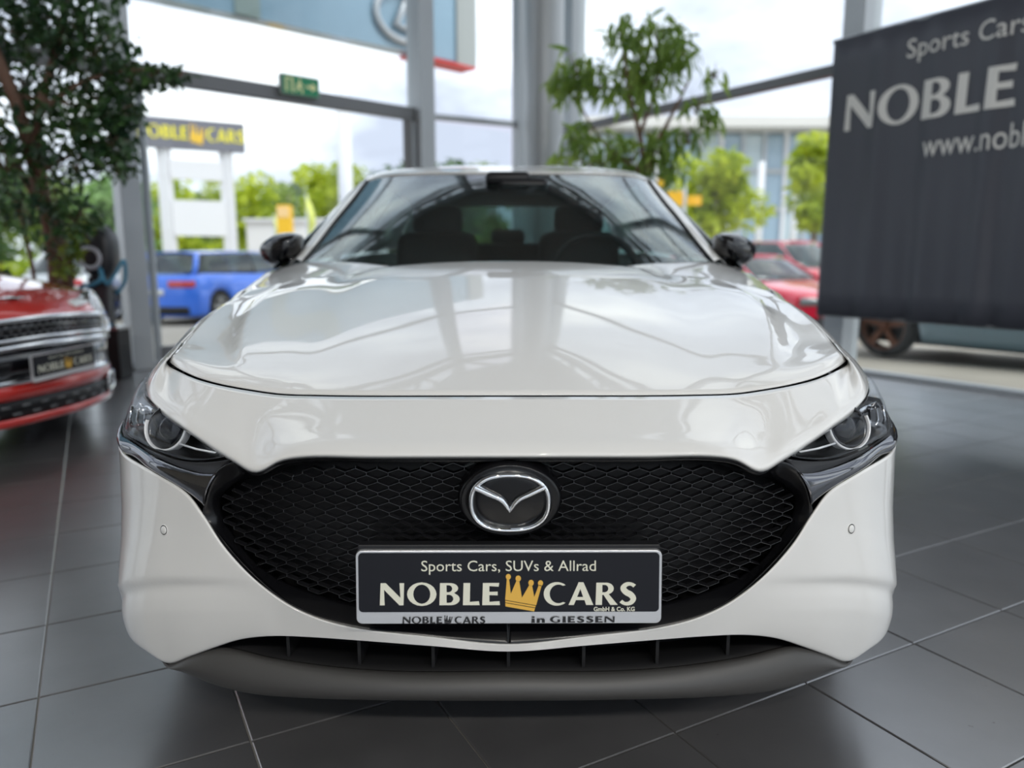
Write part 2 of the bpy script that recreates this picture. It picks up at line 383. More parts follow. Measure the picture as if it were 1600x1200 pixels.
def facade(name, a, b, posts, rails, label, zt=7.35, thick=.10, pw=.16, truss=True, start=True, end=True):
    """glass wall from a to b: posts at distances, rails at heights, one pane in each field, lattice truss above"""
    a, b = np.array(a, float), np.array(b, float); L = np.linalg.norm(b - a); d = (b - a) / L
    r = empty(name, v3(a, 0), 0, label, 'glass wall', kind='structure')
    nrm = np.array([d[1], -d[0]]); mid_in = np.array([0, 3.]) - a
    if nrm @ mid_in < 0: nrm = -nrm
    for s, w_ in posts:
        p = a + d * s
        mk('post', *beam(v3(p, 0), v3(p, H_ROOM), w_, w_), M_STEEL, r, True, smooth=False, bevel=.006) if False else None
        q = [p - d * w_ / 2 + nrm * w_ * .7, p + d * w_ / 2 + nrm * w_ * .7, p + d * w_ / 2 - nrm * w_ * .5, p - d * w_ / 2 - nrm * w_ * .5]
        mk('post', [v3(c, 0) for c in q] + [v3(c, H_ROOM) for c in q], [(0, 1, 2, 3), (7, 6, 5, 4), (0, 4, 5, 1), (1, 5, 6, 2), (2, 6, 7, 3), (3, 7, 4, 0)], M_STEEL, r, True, smooth=False, bevel=.006)
    for z, h in rails:
        mk('rail', *beam(v3(a, z), v3(b, z), thick, h), M_STEELD if h > .07 else M_STEEL, r, True, smooth=False, bevel=.004)
    ss = sorted(s for s, _ in posts); zz = sorted(z for z, _ in rails)
    for s0, s1 in zip(ss[:-1], ss[1:]):
        for z0, z1 in zip(zz[:-1], zz[1:]):
            mk('pane', *beam(v3(a + d * s0, (z0 + z1) / 2), v3(a + d * s1, (z0 + z1) / 2), .012, z1 - z0), M_PANE, r, True, smooth=False)
    if truss:
        parts = [beam(v3(a + nrm * .25, zt), v3(b + nrm * .25, zt), .14, .14), beam(v3(a + nrm * .25, H_ROOM - .15), v3(b + nrm * .25, H_ROOM - .15), .14, .14)]
        n = int(L / 1.0); zz0, zz1 = zt, H_ROOM - .15
        for k in range(n):
            q0 = a + d * (L * k / n) + nrm * .25; q1 = a + d * (L * (k + .5) / n) + nrm * .25; q2 = a + d * (L * (k + 1) / n) + nrm * .25
            parts += [beam(v3(q0, zz0), v3(q1, zz1), .08, .08), beam(v3(q1, zz1), v3(q2, zz0), .08, .08)]
        mk('truss', *join(parts), M_STEEL, r, True, smooth=False)
    return r
RAILS = [(.03, .06), (2.50, .13), (4.95, .07), (7.30, .08), (8.2, .06)]
facade('wall_left', L_END, P1, [(0, .17), (2.83, .17), (5.66, .17), (8.5, .17), (8.5 + np.linalg.norm(P1 - P0), .20)], RAILS, 'grey framed glass wall beside the dark leafy indoor tree')
facade('wall_middle', P1, PC, [(np.linalg.norm(P2 - P1), .14), (np.linalg.norm(PC - P1), .19)], [(.05, .08), (2.50, .06), (4.95, .06), (7.30, .06), (8.2, .06)], 'narrow glazed bay between two grey posts behind the white car', thick=.07)
facade('wall_right', PC, R_END, [(0, .12), (3.87, .19), (7.6, .19), (11.3, .19), (15, .19)], [(.02, .04), (2.50, .085), (4.95, .07), (7.30, .08), (8.2, .06)], 'grey framed glass wall behind the dark fabric banner', thick=.09)
# first bay of the middle wall starts at the post shared with the wall beside it
mk('pane', *beam(v3(P1, 1.25), v3(P2, 1.25), .012, 2.4), M_PANE, bpy.data.objects['wall_middle'], True, smooth=False)
mk('pane', *beam(v3(P1, 3.7), v3(P2, 3.7), .012, 2.4), M_PANE, bpy.data.objects['wall_middle'], True, smooth=False)
facade('wall_back', (-4.5, -9.), B_R, [(k * ((B_R[0] + 4.5) / 4), .17) for k in range(5)], RAILS, 'glazed street front of the showroom', truss=False)
facade('wall_far_right', R_END, B_R, [(k * 3.2, .17) for k in range(3)], RAILS, 'short glazed side of the showroom', truss=False)
we_ = mk('wall_rear', *beam(v3(B_L, H_ROOM / 2), (-4.5, -9., H_ROOM / 2), .2, H_ROOM), mat('warm beige plaster', (.50, .44, .36), .8), smooth=False)
tag(we_, 'beige plastered rear wall of the showroom', 'wall', kind='structure')
wd = mk('wall_side', *beam(v3(L_END, H_ROOM / 2), v3(B_L, H_ROOM / 2), .2, H_ROOM), mat('warm beige plaster', (.50, .44, .36), .8), smooth=False)
tag(wd, 'beige plastered side wall of the showroom', 'wall', kind='structure')
# door leaf frames beside the broad post
d_ = (P1 - P0) / np.linalg.norm(P1 - P0)
dr = empty('door_1', v3(P1 - d_ * .16, 0), 0, 'dark framed glass sliding door under the exit sign', 'door', kind='structure')
mk('door_stile', *beam(v3(P1 - d_ * .17, .02), v3(P1 - d_ * .17, 2.44), .09, .09), M_STEELD, dr, True, smooth=False)
mk('door_stile', *beam(v3(P0 + d_ * .17, .02), v3(P0 + d_ * .17, 2.44), .05, .05), M_STEEL, dr, True, smooth=False)
mk('door_rail', *beam(v3(P0 + d_ * .17, .12), v3(P1 - d_ * .17, .12), .05, .12), M_STEELD, dr, True, smooth=False)
# round concrete column in the corner
cpos = at(850, 250, 8.7)
cl = mk('column', *lathe([(.205, 0), (.205, H_ROOM)], 40, 'z', (cpos[0], cpos[1], 0)), mat('grey coated column', (.40, .42, .44), .4, metal=.2))
tag(cl, 'round grey column in the glass corner behind the white car', 'column', kind='structure')

# ================================================================== WHITE CAR
Y0 = 1.24
def plan(x): x = abs(x); return Y0 + .09 * (x / .6) ** 2 + .5 * (x / .90) ** 10
def on(px, py, d=0.):
    """point of the front end seen at a direction, d behind the plan curve of the nose"""
    v = (600 - py) / FPX; f = CP + v * SP; k = (px - CX) / FPX / f
    Y = Y0 + d - .05; best = (1e9, Y)
    while Y < 2.1:
        g = plan(k * Y) + d - Y
        if abs(g) < best[0]: best = (abs(g), Y)
        if g <= 0: break
        Y += .0005
    return at(px, py, best[1])
car = empty('car', (0, 2.2, 0), 0, 'white hatchback with black honeycomb grille in the middle of the showroom', 'car')

# --- nose panel above the grille
NA = [(794,709,0),(900,709,0),(1010,709,0),(1108,708,0),(1150,714,0),(1187,731,.0),(1225,713,.02),(1265,688,.045),(1302,662,.065),(1335,638,.085)]
NB = [(794,620,.160),(900,620,.160),(1010,620,.160),(1090,619,.160),(1150,617,.160),(1195,611,.160),(1240,603,.163),(1278,593,.17),(1306,581,.18),(1326,567,.195)]
def lerp(a, b, t): return a + (b - a) * t
rows = [[], [], [], [], [], []]
for (ax, ay, ad), (bx, by, bd) in zip(NA, NB):
    rows[0].append(on(ax, ay + 8, ad + .022)); rows[1].append(on(ax, ay + 2, ad + .001)); 
    for r, t, bul in ((2, .10, .004), (3, .38, .006), (4, .70, .004)):
        rows[r].append(on(lerp(ax, bx, t), lerp(ay, by, t), lerp(ad, bd, t) - bul))
    rows[5].append(on(bx, by, bd))
for (ax, ay, aY), (bx, by, bY) in (((1352,625,1.50),(1322,556,1.63)), ((1359,610,1.55),(1312,545,1.68)), ((1359,596,1.64),(1304,534,1.745))):
    A, B = at(ax, ay, aY), at(bx, by, bY); rows[0].append(A + (0, .02, -.006)); rows[1].append(A + (0, .004, -.001))
    for r, t in ((2, .10), (3, .38), (4, .70)): rows[r].append(lerp(A, B, t) + np.array([.006, -.006, .003]) * math.sin(math.pi * t))
    rows[5].append(B)
NOSE = np.array(rows)
G = surf(mirror_cols(NOSE), 6, 5)
panel('nose_panel', G, M_WHITE, car, .004)

# --- bonnet
def chain(P, k): P = np.array(P, float); T = chord(P[:, None]); return hermite(T, P, np.linspace(T[0], T[-1], k))
NS, NT = 60, 60
gapv = np.array([0, .0085, .0030])
front = chain([p + gapv for p in NOSE[5][:10]], NS)
side = chain([NOSE[5][9] + gapv, NOSE[5][10] + (-.006, .003, .001), NOSE[5][11] + (-.007, 0, .001), NOSE[5][12] + (-.008, 0, .001), at(1270,500.5,1.9), at(1240,476.5,2.07), at(1217,464.5,2.19), at(1201,455,2.26)], NT)
side[-1] = at(1201,455,2.26)
rear = chain([(0, 2.50, .9625), (.14, 2.50, .961), (.28, 2.497, .954), (.41, 2.487, .941), at(1044,429,2.47), at(1100,433.5,2.42), at(1152,443,2.35), side[-1]], NS)
cent = chain([front[0], (0, 1.60, .786), (0, 1.80, .838), (0, 2.0, .8815), (0, 2.2, .920), (0, 2.36, .9455), rear[0]], NT)
sv = np.linspace(0, 1, NS); tv2 = np.linspace(0, 1, NT); HG = np.zeros((NT, NS, 3))
for j, t in enumerate(tv2):
    for i, s in enumerate(sv):
        w = s ** 2.3
        c = (1 - t) * ((1 - w) * front[0] + w * front[-1]) + t * ((1 - w) * rear[0] + w * rear[-1])
        p = (1 - w) * cent[j] + w * side[j] + (1 - t) * front[i] + t * rear[i] - c
        HG[j, i] = p
def sstep(q): q = min(1, max(0, q)); return q * q * (3 - 2 * q)
# pressed crease line running from the wing tips to the pillars: plateau inside, hollow outside
cx_ = np.interp(tv2, [0, .12, .3, .5, .7, .9, 1], [.525, .56, .615, .655, .67, .665, .64])
for j, t in enumerate(tv2):
    for i in range(NS):
        x = HG[j, i, 0]; u = x - cx_[j]; edge = side[j][0] - cx_[j]; fd = sstep(t / .30) * sstep((1 - t) / .30)
        if u < 0: HG[j, i, 2] += .006 * fd * math.exp(u / .28)
        else:
            q = min(1, u / max(edge, .02)); HG[j, i, 2] += fd * (.006 * (1 - q) - .011 * math.sin(math.pi * q ** .75))
HGf = mirror_cols(HG)
hood = panel('bonnet', HGf, M_WHITE, car, .003)

# black strips under the bonnet edges, standing in for shade in the shut lines
gap_shade = [front + np.array([0, -.03, -.020]), front + np.array([0, .035, -.020])]
panel('bonnet_gap_shade', mirror_cols(np.array(gap_shade)), M_BLACK, car, .002)
gs = np.array([np.array([s_ + np.array([.03, .0, -.028]) for s_ in side]), np.array([s_ + np.array([-.03, .01, -.022]) for s_ in side])])
for sgn in (1, -1): panel('side_gap_shade', gs * np.array([sgn, 1, 1]), M_BLACK, car, .002)

# --- lower bumper
BU = [(794,1008,.020),(915,996,.020),(1040,981,.018),(1100,964,.016),(1150,938,.015),(1195,900,.015),(1240,850,.018),(1270,805,.022),(1298,769,.028),(1345,739,.030),(1397,706,.034)]
BL = [(794,1018,.022),(915,1009,.022),(1030,1000,.024),(1100,995,.026),(1160,993,.030),(1210,998,.034),(1255,1012,.036),(1290,1025,.034),(1321,1036,.030),(1354,1018,.006),(1380,990,-.022)]
def prof(z, x):
    """extra set-back of the corner by height: hard line with undercut, then the splitter flare"""
    k = min(1, max(0, (abs(x) - .42) / .22))
    z = z + .330 - (.98 - .443 * plan(min(abs(x), .80)))             # the hard line climbs towards the middle
    hard = np.interp(z, [.17, .225, .265, .290, .306, .316, .326, .334, .37, .43, .50, .60], [-.016, -.020, -.021, -.018, -.0145, -.0135, -.018, -.0195, -.0145, -.007, -.002, 0])
    return k * hard
NR = 21; rows = []
Brow = [[] for _ in range(NR)]
for c, (ux, uy, ud) in enumerate(BU):
    U = on(ux, uy, ud)
    if c < len(BL): L_ = on(*BL[c])
    else: L_ = np.array([.8, 1.6, .2])
    for r in range(NR):
        t = r / (NR - 1)
        p = lerp(U, L_, t)
        base = lerp(U[1] - plan(U[0]), L_[1] - plan(L_[0]), t)
        yy = plan(p[0]) + base
        p = np.array([p[0], yy, p[2]])
        Brow[r].append(p)
for r in range(NR):
    t = r / (NR - 1); z = lerp(.60, .20, t); Brow[r].append(np.array([.872, 1.815 - .035 * math.sin(math.pi * t), z]))
BG = surf(mirror_cols(np.array(Brow)), 8, 3)
for i_ in range(1, BG.shape[0] - 1):
    ft = math.sin(math.pi * i_ / (BG.shape[0] - 1)) ** .35
    for j_ in range(BG.shape[1]):
        x, y, z = BG[i_, j_]; hh = prof(z, x) * ft * (1 - sstep((y - 1.60) / .2) * .6); tl = min(1, max(0, (abs(x) - .55) / .2))
        BG[i_, j_] = (x - hh * tl * np.sign(x), y + hh * (1 - .4 * tl), z)
bump = panel('bumper', BG, M_WHITE, car, .005)
BUP = np.array(Brow[0])                                            # its upper edge in space
# seam bead along the upper edge of the bumper
ub = [p + np.array([0, -.001, .001]) for p in chain(Brow[0][:11], 60)]
# parking sensors
bgf = BG.reshape(-1, 3); bnr, bnc = BG.shape[:2]
ang = bgf[:, 0] / bgf[:, 1], (bgf[:, 2] - CAM_H) / bgf[:, 1]; tgt = at(1329.5, 828, 1.0); ki = int(np.argmin((ang[0] - tgt[0]) ** 2 + (ang[1] - (tgt[2] - CAM_H)) ** 2)); ir, ic = divmod(ki, bnc)
nn_ = np.cross(BG[ir, ic + 1] - BG[ir, ic - 1], BG[ir + 1, ic] - BG[ir - 1, ic]); nn_ /= np.linalg.norm(nn_); nn_ = nn_ if nn_[1] < 0 else -nn_
for sg in (1, -1):
    c = BG[ir, ic] * np.array([sg, 1, 1]); n = Vector(nn_ * np.array([sg, 1, 1])); q = n.to_track_quat('Z', 'Y').to_matrix()
    v, f = lathe([(.0112, -.004), (.0108, .0006), (.0100, .0008), (.0092, .0003), (.0090, -.004)], 28, 'z')
    s = mk('parking_sensor', [q @ Vector(p) + Vector(c) for p in v], f, M_WHITE, car, True)
    v, f = lathe([(.0001, .0016), (.0066, .0016), (.0076, .0008), (.0076, -.004)], 28, 'z'); mk('sensor_face', [q @ Vector(p) + Vector(c) for p in v], f, M_WHITE, s)
    v, f = lathe([(.0076, .0005), (.0091, .0005)], 28, 'z'); mk('sensor_gap', [q @ Vector(p) + Vector(c) for p in v], f, M_BLACK, s)

# --- gloss black grille frame
FO = [(794,717,.020),(1000,717,.020),(1108,716,.020),(1152,723,.018),(1187,739,.010),(1220,722,.03),(1250,738,.03),(1268,786,.024),(1270,806,.026),(1240,851,.022),(1195,901,.019),(1150,939,.019),(1100,965,.020),(1040,982,.022),(915,997,.024),(825,1006,.024),(794,1009,.024)]
FI = [(794,722,.060),(1000,722,.060),(1105,724,.060),(1148,733,.058),(1182,744,.056),(1212,752,.055),(1234,768,.055),(1242,788,.055),(1238,808,.055),(1221,836,.055),(1185,880,.055),(1140,910,.055),(1090,929,.055),(1030,944,.055),(915,962,.055),(825,967,.055),(794,968,.055)]
fr = [[], [], [], []]
for (a, b) in zip(FO, FI):
    A, B = on(*a), on(*b); fr[0].append(A + (0, .01, 0)); fr[1].append(A); fr[2].append(lerp(A, B, .55) + (0, -.004, 0)); fr[3].append(B)
FRG = surf(mirror_cols(np.array(fr)), 6, 4)
panel('grille_frame', FRG, M_FRAME, car, .006)
# thin bright edge on the frame, as moulded bead
# mesh: elongated hexagon cells as bars with depth
inner = [on(*b) for b in FI]; poly = [(p[0], p[2]) for p in inner]; poly = poly + [(-x, z) for x, z in poly[::-1]]
def grille_y(x, z): return plan(x) * 1.0 + .062 - .10 * (x / .5) ** 2 * .25
pw, ph, vh = .0385, .0122, .0052
bars = []
def bar(x0, z0, x1, z1, th=.0014, dp=.012):
    if not (inside(poly, x0, z0) and inside(poly, x1, z1)): return
    a = Vector((x0, grille_y(x0, z0), z0)); b = Vector((x1, grille_y(x1, z1), z1)); t = (b - a).normalized(); n = Vector((0, 1, 0)); s = t.cross(n).normalized() * th / 2
    v = [a - s * .6, a + s * .6, b + s * .6, b - s * .6]; v2 = [a - s * 1.8 + n * dp, a + s * 1.8 + n * dp, b + s * 1.8 + n * dp, b - s * 1.8 + n * dp]
    bars.append((v + v2, [(0, 1, 2, 3), (0, 3, 7, 4), (1, 5, 6, 2)]))
for r in range(-30, 40):
    z = .49 + r * ph
    for c in range(-16, 17):
        x = c * pw + (pw / 2 if r % 2 else 0)
        bar(x, z - vh / 2, x, z + vh / 2)                          # short upright
        bar(x, z + vh / 2, x + pw / 2, z + ph - vh / 2); bar(x, z + vh / 2, x - pw / 2, z + ph - vh / 2)
mk('grille_mesh', *join(bars), mat('grille plastic', (.012, .012, .014), .16, coat=.7), car, True, smooth=False)
bp = []
for (a, b) in zip(FO, FI):
    B = on(*b); bp.append(B)
back = np.array([[p + np.array([0, .045, 0]) for p in bp], [np.array([p[0] * .5, plan(p[0] * .5) + .12, lerp(p[2], .47, .6)]) for p in bp], [np.array([0, Y0 + .13, .47]) for p in bp]])
panel('grille_back', surf(mirror_cols(back), 2, 2), M_BLACK, car, .002)

# --- emblem on its dark disc
ec = on(797, 787, .0); EY = Y0 + .012; ez = ec[2]; EX = .0025
def epos(x, z, y=0): return (EX + x, EY + y - z * .12, ez + z)
disc = []
for k, (r, y) in enumerate(((.0, -.006), (.55, -.005), (.80, -.002), (.86, .004), (.90, .001), (.95, .003), (1.0, .012), (1.02, .05))):
    disc += [epos(.089 * r * math.cos(a), .069 * r * math.sin(a), y) for a in np.linspace(0, 2 * math.pi, 65)[:-1]]
em = mk('emblem', disc, gridfaces(8, 64, True), M_FRAME, car, True, away=(0, 1.6, ez))
def sup(a, rx, rz, p=2.45):
    c, s = math.cos(a), math.sin(a); return rx * math.copysign(abs(c) ** (2 / p), c), rz * math.copysign(abs(s) ** (2 / p), s)
ring = []; NK = 96
for (k, y) in ((1.0, .0), (.985, -.007), (.94, -.012), (.885, -.010), (.85, -.004), (.84, .002)):
    for a in np.linspace(0, 2 * math.pi, NK + 1)[:-1]:
        x, z = sup(a, .0705, .0545); 
        ring.append(epos(x * k, z * (1 - (1 - k) * 1.15), y - .002))
mk('emblem_ring', ring, gridfaces(6, NK, True), M_CHROME, em, away=(0, 1.6, ez))
wc = hermite(np.array([0, .35, .7, 1.]), np.array([(-.0590, .0290), (-.0340, .0165), (-.0125, .0045), (0, -.0150)]), np.linspace(0, 1, 22))
ww = np.interp(np.linspace(0, 1, 22), [0, .3, .7, .9, 1], [.0070, .0068, .0058, .0045, .0022])
dd = np.gradient(wc, axis=0); dd /= np.linalg.norm(dd, axis=1)[:, None]; nn = np.stack([-dd[:, 1], dd[:, 0]], 1)
for sg in (1, -1):
    g = []
    for off, y in ((1, .0), (.75, -.009), (0, -.0135), (-.75, -.009), (-1, .0)):
        g.append([epos(sg * (p[0] + n[0] * w * off), p[1] + n[1] * w * off, y - .003) for p, n, w in zip(wc, nn, ww)])
    mk('emblem_wing', np.array(g).reshape(-1, 3), gridfaces(5, 22), M_CHROME, em, away=(0, 1.6, ez))
# reversing/parking camera bump above it
v, f = lathe([(.0, -.008), (.007, -.006), (.010, 0), (.011, .02)], 16, 'y', (.004, Y0 + .045, ec[2] + .082)); mk('camera_lens', v, f, M_GLOSSB, car, True)

# --- number plate in its holder
PYc = Y0 - .018
pl = on(795, 914, 0); pz0, pz1 = at(795, 974, PYc - .003)[2], at(795, 859, PYc + .012)[2]; pw2 = .2585; tilt = .10
pcx = .001
def pp(x, z, y=0): return (pcx + x, PYc + (z - pz0) * tilt - y, z)
def rrect(x0, x1, z0, z1, r, n=6):
    o = []
    for cx2, cz2, a in ((x1 - r, z1 - r, 0), (x0 + r, z1 - r, 90), (x0 + r, z0 + r, 180), (x1 - r, z0 + r, 270)):
        o += [(cx2 + r * math.cos(math.radians(a + 90 * k / n)), cz2 + r * math.sin(math.radians(a + 90 * k / n))) for k in range(n + 1)]
    return o
hz1 = at(795, 852, PYc + .02)[2]
plate = mk('plate_holder', *prism(rrect(-pw2 + .002, pw2 - .002, pz0 + .004, hz1 + .002, .003), lambda x, z, k: pp(x, z, -.004 - .02 * k)), M_SATIN, car, True, smooth=False, bevel=.0015)
ph_ = pz1 - pz0
mk('plate_rim', *prism(rrect(-pw2, pw2, pz0, pz1, .010), lambda x, z, k: pp(x, z, .004 - .012 * k)), mat('brushed silver', (.62, .62, .63), .3, metal=.6), plate, smooth=False, bevel=.001)
zf = pz0 + ph_ * .165
mk('plate_field', *prism(rrect(-pw2 + .0045, pw2 - .0045, zf, pz1 - .0035, .007), lambda x, z, k: pp(x, z, .0052 - .004 * k)), mat('dark printed field', (.010, .011, .016), .5, spec=.25), plate, smooth=False)
M_IVORY = mat('ivory print', (.80, .79, .66), .5); M_GOLD = mat('gold print', (.80, .47, .08), .5); M_INK = mat('black ink', (.012, .012, .014), .5)
def px2x(px): return (px - 795) / 476 * 2 * pw2
def py2z(py): return pz1 - (py - 859) / (974 - 859) * ph_
pf = lambda x, z: pp(x, z, .0058)
def setart(name, vf, x0, x1, y0, y1, m): return art(name, fit(vf, px2x(x0), px2x(x1), py2z(y0), py2z(y1)), m, plate, pf)
setart('lettering', sans('Sports Cars, SUVs & Allrad'), 659, 930, 896, 874, M_IVORY)
setart('lettering', serif('NOBLE'), 594, 781, 945, 908, M_IVORY)
setart('lettering', serif('CARS'), 849, 993, 945, 908, M_IVORY)
setart('crown_print', contours_mesh(crown_shapes()), 789, 848, 954, 895, M_GOLD)
setart('lettering', sans('GmbH & Co. KG', .025), 927, 991, 954, 947, M_IVORY)
setart('lettering', serif('NOBLE'), 629, 691, 973, 962, M_INK)
setart('crown_print', contours_mesh(crown_shapes()), 694, 707, 974, 960, M_INK)
setart('lettering', serif('CARS'), 710, 758, 973, 962, M_INK)
setart('lettering', serif('in'), 830, 851, 972, 962, M_INK)
setart('lettering', serif('GIESSEN', .12), 859, 960, 972, 962, M_INK)

# --- front lip and lower intake
LT = [(794,1060,.035),(960,1060,.035),(1080,1051,.036),(1170,1037,.036),(1245,1020,.036),(1285,1022,.034),(1318,1036,.032)]
LB = [(794,1095,.040),(960,1094,.040),(1110,1090,.040),(1200,1082,.040),(1258,1067,.038),(1292,1053,.036),(1320,1040,.034)]
lr = [[], [], [], [], []]
for a, b in zip(LT, LB):
    A, B = on(*a), on(*b)
    lr[0].append(A + np.array([-.01 * np.sign(A[0]), .13, .004])); lr[1].append(A + (0, .008, .001)); lr[2].append(lerp(A, B, .5) + (0, -.012, 0)); lr[3].append(B); lr[4].append(B + (0, .16, .004))
for r, p in zip(range(5), [(.73, 1.72, .17), (.745, 1.55, .172), (.752, 1.55, .165), (.752, 1.56, .158), (.73, 1.75, .16)]): lr[r].append(np.array(p))
panel('front_lip', surf(mirror_cols(np.array([[p + np.array([0, .018, -.001]) for p in lr[1]]] + lr[1:])), 6, 4), M_LIP, car, .004, away=(0, 2.0, .30))
panel('intake_floor', surf(mirror_cols(np.array([[p + np.array([0, 0, -.012]) for p in lr[0]], [p + np.array([0, .020, -.004]) for p in lr[1]]])), 4, 2), M_BLACK, car, .002, away=(0, 2.0, 0.))
bl = [on(*q) for q in BL]
iv = np.array([[p + (0, .012, .004) for p in bl], [p + (0, .12, -.012) for p in bl], [np.array([p[0], p[1] + .15, max(.16, p[2] - .13)]) for p in bl]])
panel('intake_duct', surf(mirror_cols(iv), 3, 3), M_BLACK, car, .002)
for x in (-.42, -.28, -.14, .0, .14, .28, .42):
    box('intake_vane', x - .003, x + .003, plan(x) + .08, plan(x) + .16, .18, .27, M_BLACK, car, True)

# --- headlamps, strips and bright wings
HT = [(1232,709,.030),(1262,692,.052),(1300,666,.070),(1333,642,.088),(1351,628,.105),(1361,612,.14)]
HB = [(1238,713,.032),(1268,718,.042),(1300,717,.047),(1335,706,.050),(1366,691,.050),(1391,672,.050)]
ST = [(1224,716,.032),(1262,721,.046),(1300,720,.051),(1336,709,.054),(1367,694,.054),(1391,675,.052)]
WT = [(1251,741,.024),(1276,740,.026),(1302,733,.030),(1341,717,.034),(1372,698,.036),(1393,681,.036)]
WB = [(1270,796,.026),(1288,777,.030),(1305,763,.031),(1344,738,.033),(1378,717,.035),(1398,702,.035)]
M_REFL = mat('lamp reflector', (.55, .56, .58), .12, metal=1)
for sg in (1, -1):
    fl_ = np.array([sg, 1, 1])
    lamp = empty('headlamp', (.66 * sg, 1.5, .66)); lamp.parent = car; lamp.matrix_parent_inverse = Matrix.Translation(-Vector(car.location))
    def lk(name, G, m, solid=.003): 
        return panel(name, np.array(G) * fl_, m, lamp, solid, away=(0, 3.2, .5))
    T = [on(*q) for q in HT] + [np.array([.800, 1.715, .725])]; B = [on(*q) for q in HB] + [np.array([.858, 1.735, .655])]
    g = [T, [lerp(a, b, .33) + np.array([.004, -.010, .004]) for a, b in zip(T, B)], [lerp(a, b, .67) + np.array([.004, -.012, .001]) for a, b in zip(T, B)], B]
    lk('lamp_cover', surf(g, 5, 5), M_LAMP, .002)
    bk = [[p + np.array([0, .004, 0]) for p in T], [lerp(a, b, .3) + np.array([-.03, .12, 0]) for a, b in zip(T, B)], [lerp(a, b, .75) + np.array([-.03, .10, 0]) for a, b in zip(T, B)], [lerp(a, b, .97) + np.array([-.02, .075, 0]) for a, b in zip(T, B)], [p + np.array([0, .004, 0]) for p in B]]
    lk('lamp_housing', surf(bk, 5, 5), mat('black lamp shell', (.006, .006, .007), .3, spec=.3), .002)
    c = on(1325, 667, .088); c = np.array([c[0] * sg, c[1], c[2]])
    n = Vector((.25 * sg, -.93, .30)).normalized(); q = n.to_track_quat('Z', 'Y').to_matrix()
    def put(name, vf, m, par=lamp, w=True):
        v, f = vf; return mk(name, [q @ Vector(p) + Vector(c) for p in v], f, m, par, w)
    pj = put('projector_lens', lathe([(.0, .006), (.012, .0045), (.024, .000), (.031, -.008), (.033, -.02)], 36, 'z'), mat('dark projector glass', (.006, .007, .010), .04, spec=.45))
    put('projector_ring', lathe([(.033, -.014), (.035, .002), (.038, .005), (.0420, .004), (.0425, -.002), (.0425, -.02)], 40, 'z'), mat('black lamp bezel', (.012, .012, .014), .15, spec=.5))
    put('daytime_ring', lathe([(.0420, -.006), (.0430, .008), (.0455, .010), (.0472, .005), (.0472, -.010)], 44, 'z', a0=math.radians(165), a1=math.radians(385)), mat('clear light guide', (.86, .87, .89), .18, coat=1))
    for k, (x0, y0, x1, y1) in enumerate(((1358, 633, 1352, 688), (1369, 629, 1364, 684), (1380, 634, 1376, 676))):
        a, b = on(x0, y0, .14), on(x1, y1, .085)
        mk('reflector_fin', *tube([a * fl_, lerp(a, b, .5) * fl_ + np.array([.008 * sg, .0, 0]), b * fl_], .0028, 8), M_REFL, lamp, True)
    a = [on(1342, 641, .105), on(1356, 634, .115), on(1371, 629, .13)]; b = [on(1345, 650, .10), on(1360, 643, .11), on(1376, 638, .125)]
    lk('reflector_plate', [a, b], M_REFL)
    a = [on(1250, 706, .046), on(1280, 700, .052), on(1306, 692, .060)]; b = [on(1252, 708, .046), on(1282, 702.5, .052), on(1307, 694.5, .060)]
    lk('light_bar', [a, b], mat('clear light guide', (.86, .87, .89), .18, coat=1))
    # satin strip and gloss corner
    T = [on(*q_) for q_ in ST] + [np.array([.852, 1.735, .650])]; B = [on(x, y, d + .006) for x, y, d in WT] + [np.array([.856, 1.745, .630])]
    g = [T, [lerp(a, b, .5) + np.array([0, .004, 0]) for a, b in zip(T, B)], B]
    panel('lamp_strip', surf(np.array(g) * fl_, 5, 4), M_SATIN, car, .004)
    T = [on(*q_) for q_ in WT] + [np.array([.856, 1.745, .640])]; B = [on(*q_) for q_ in WB] + [np.array([.864, 1.755, .615])]
    g = [[p + np.array([0, .010, .0]) for p in T], T, [lerp(a, b, .40) + np.array([.002, -.010, .002]) for a, b in zip(T, B)], [lerp(a, b, .75) + np.array([.001, -.006, -.002]) for a, b in zip(T, B)], [p + np.array([0, .008, 0]) for p in B]]
    panel('bright_wing', surf(np.array(g) * fl_, 6, 5), M_DCHROME, car, .003)

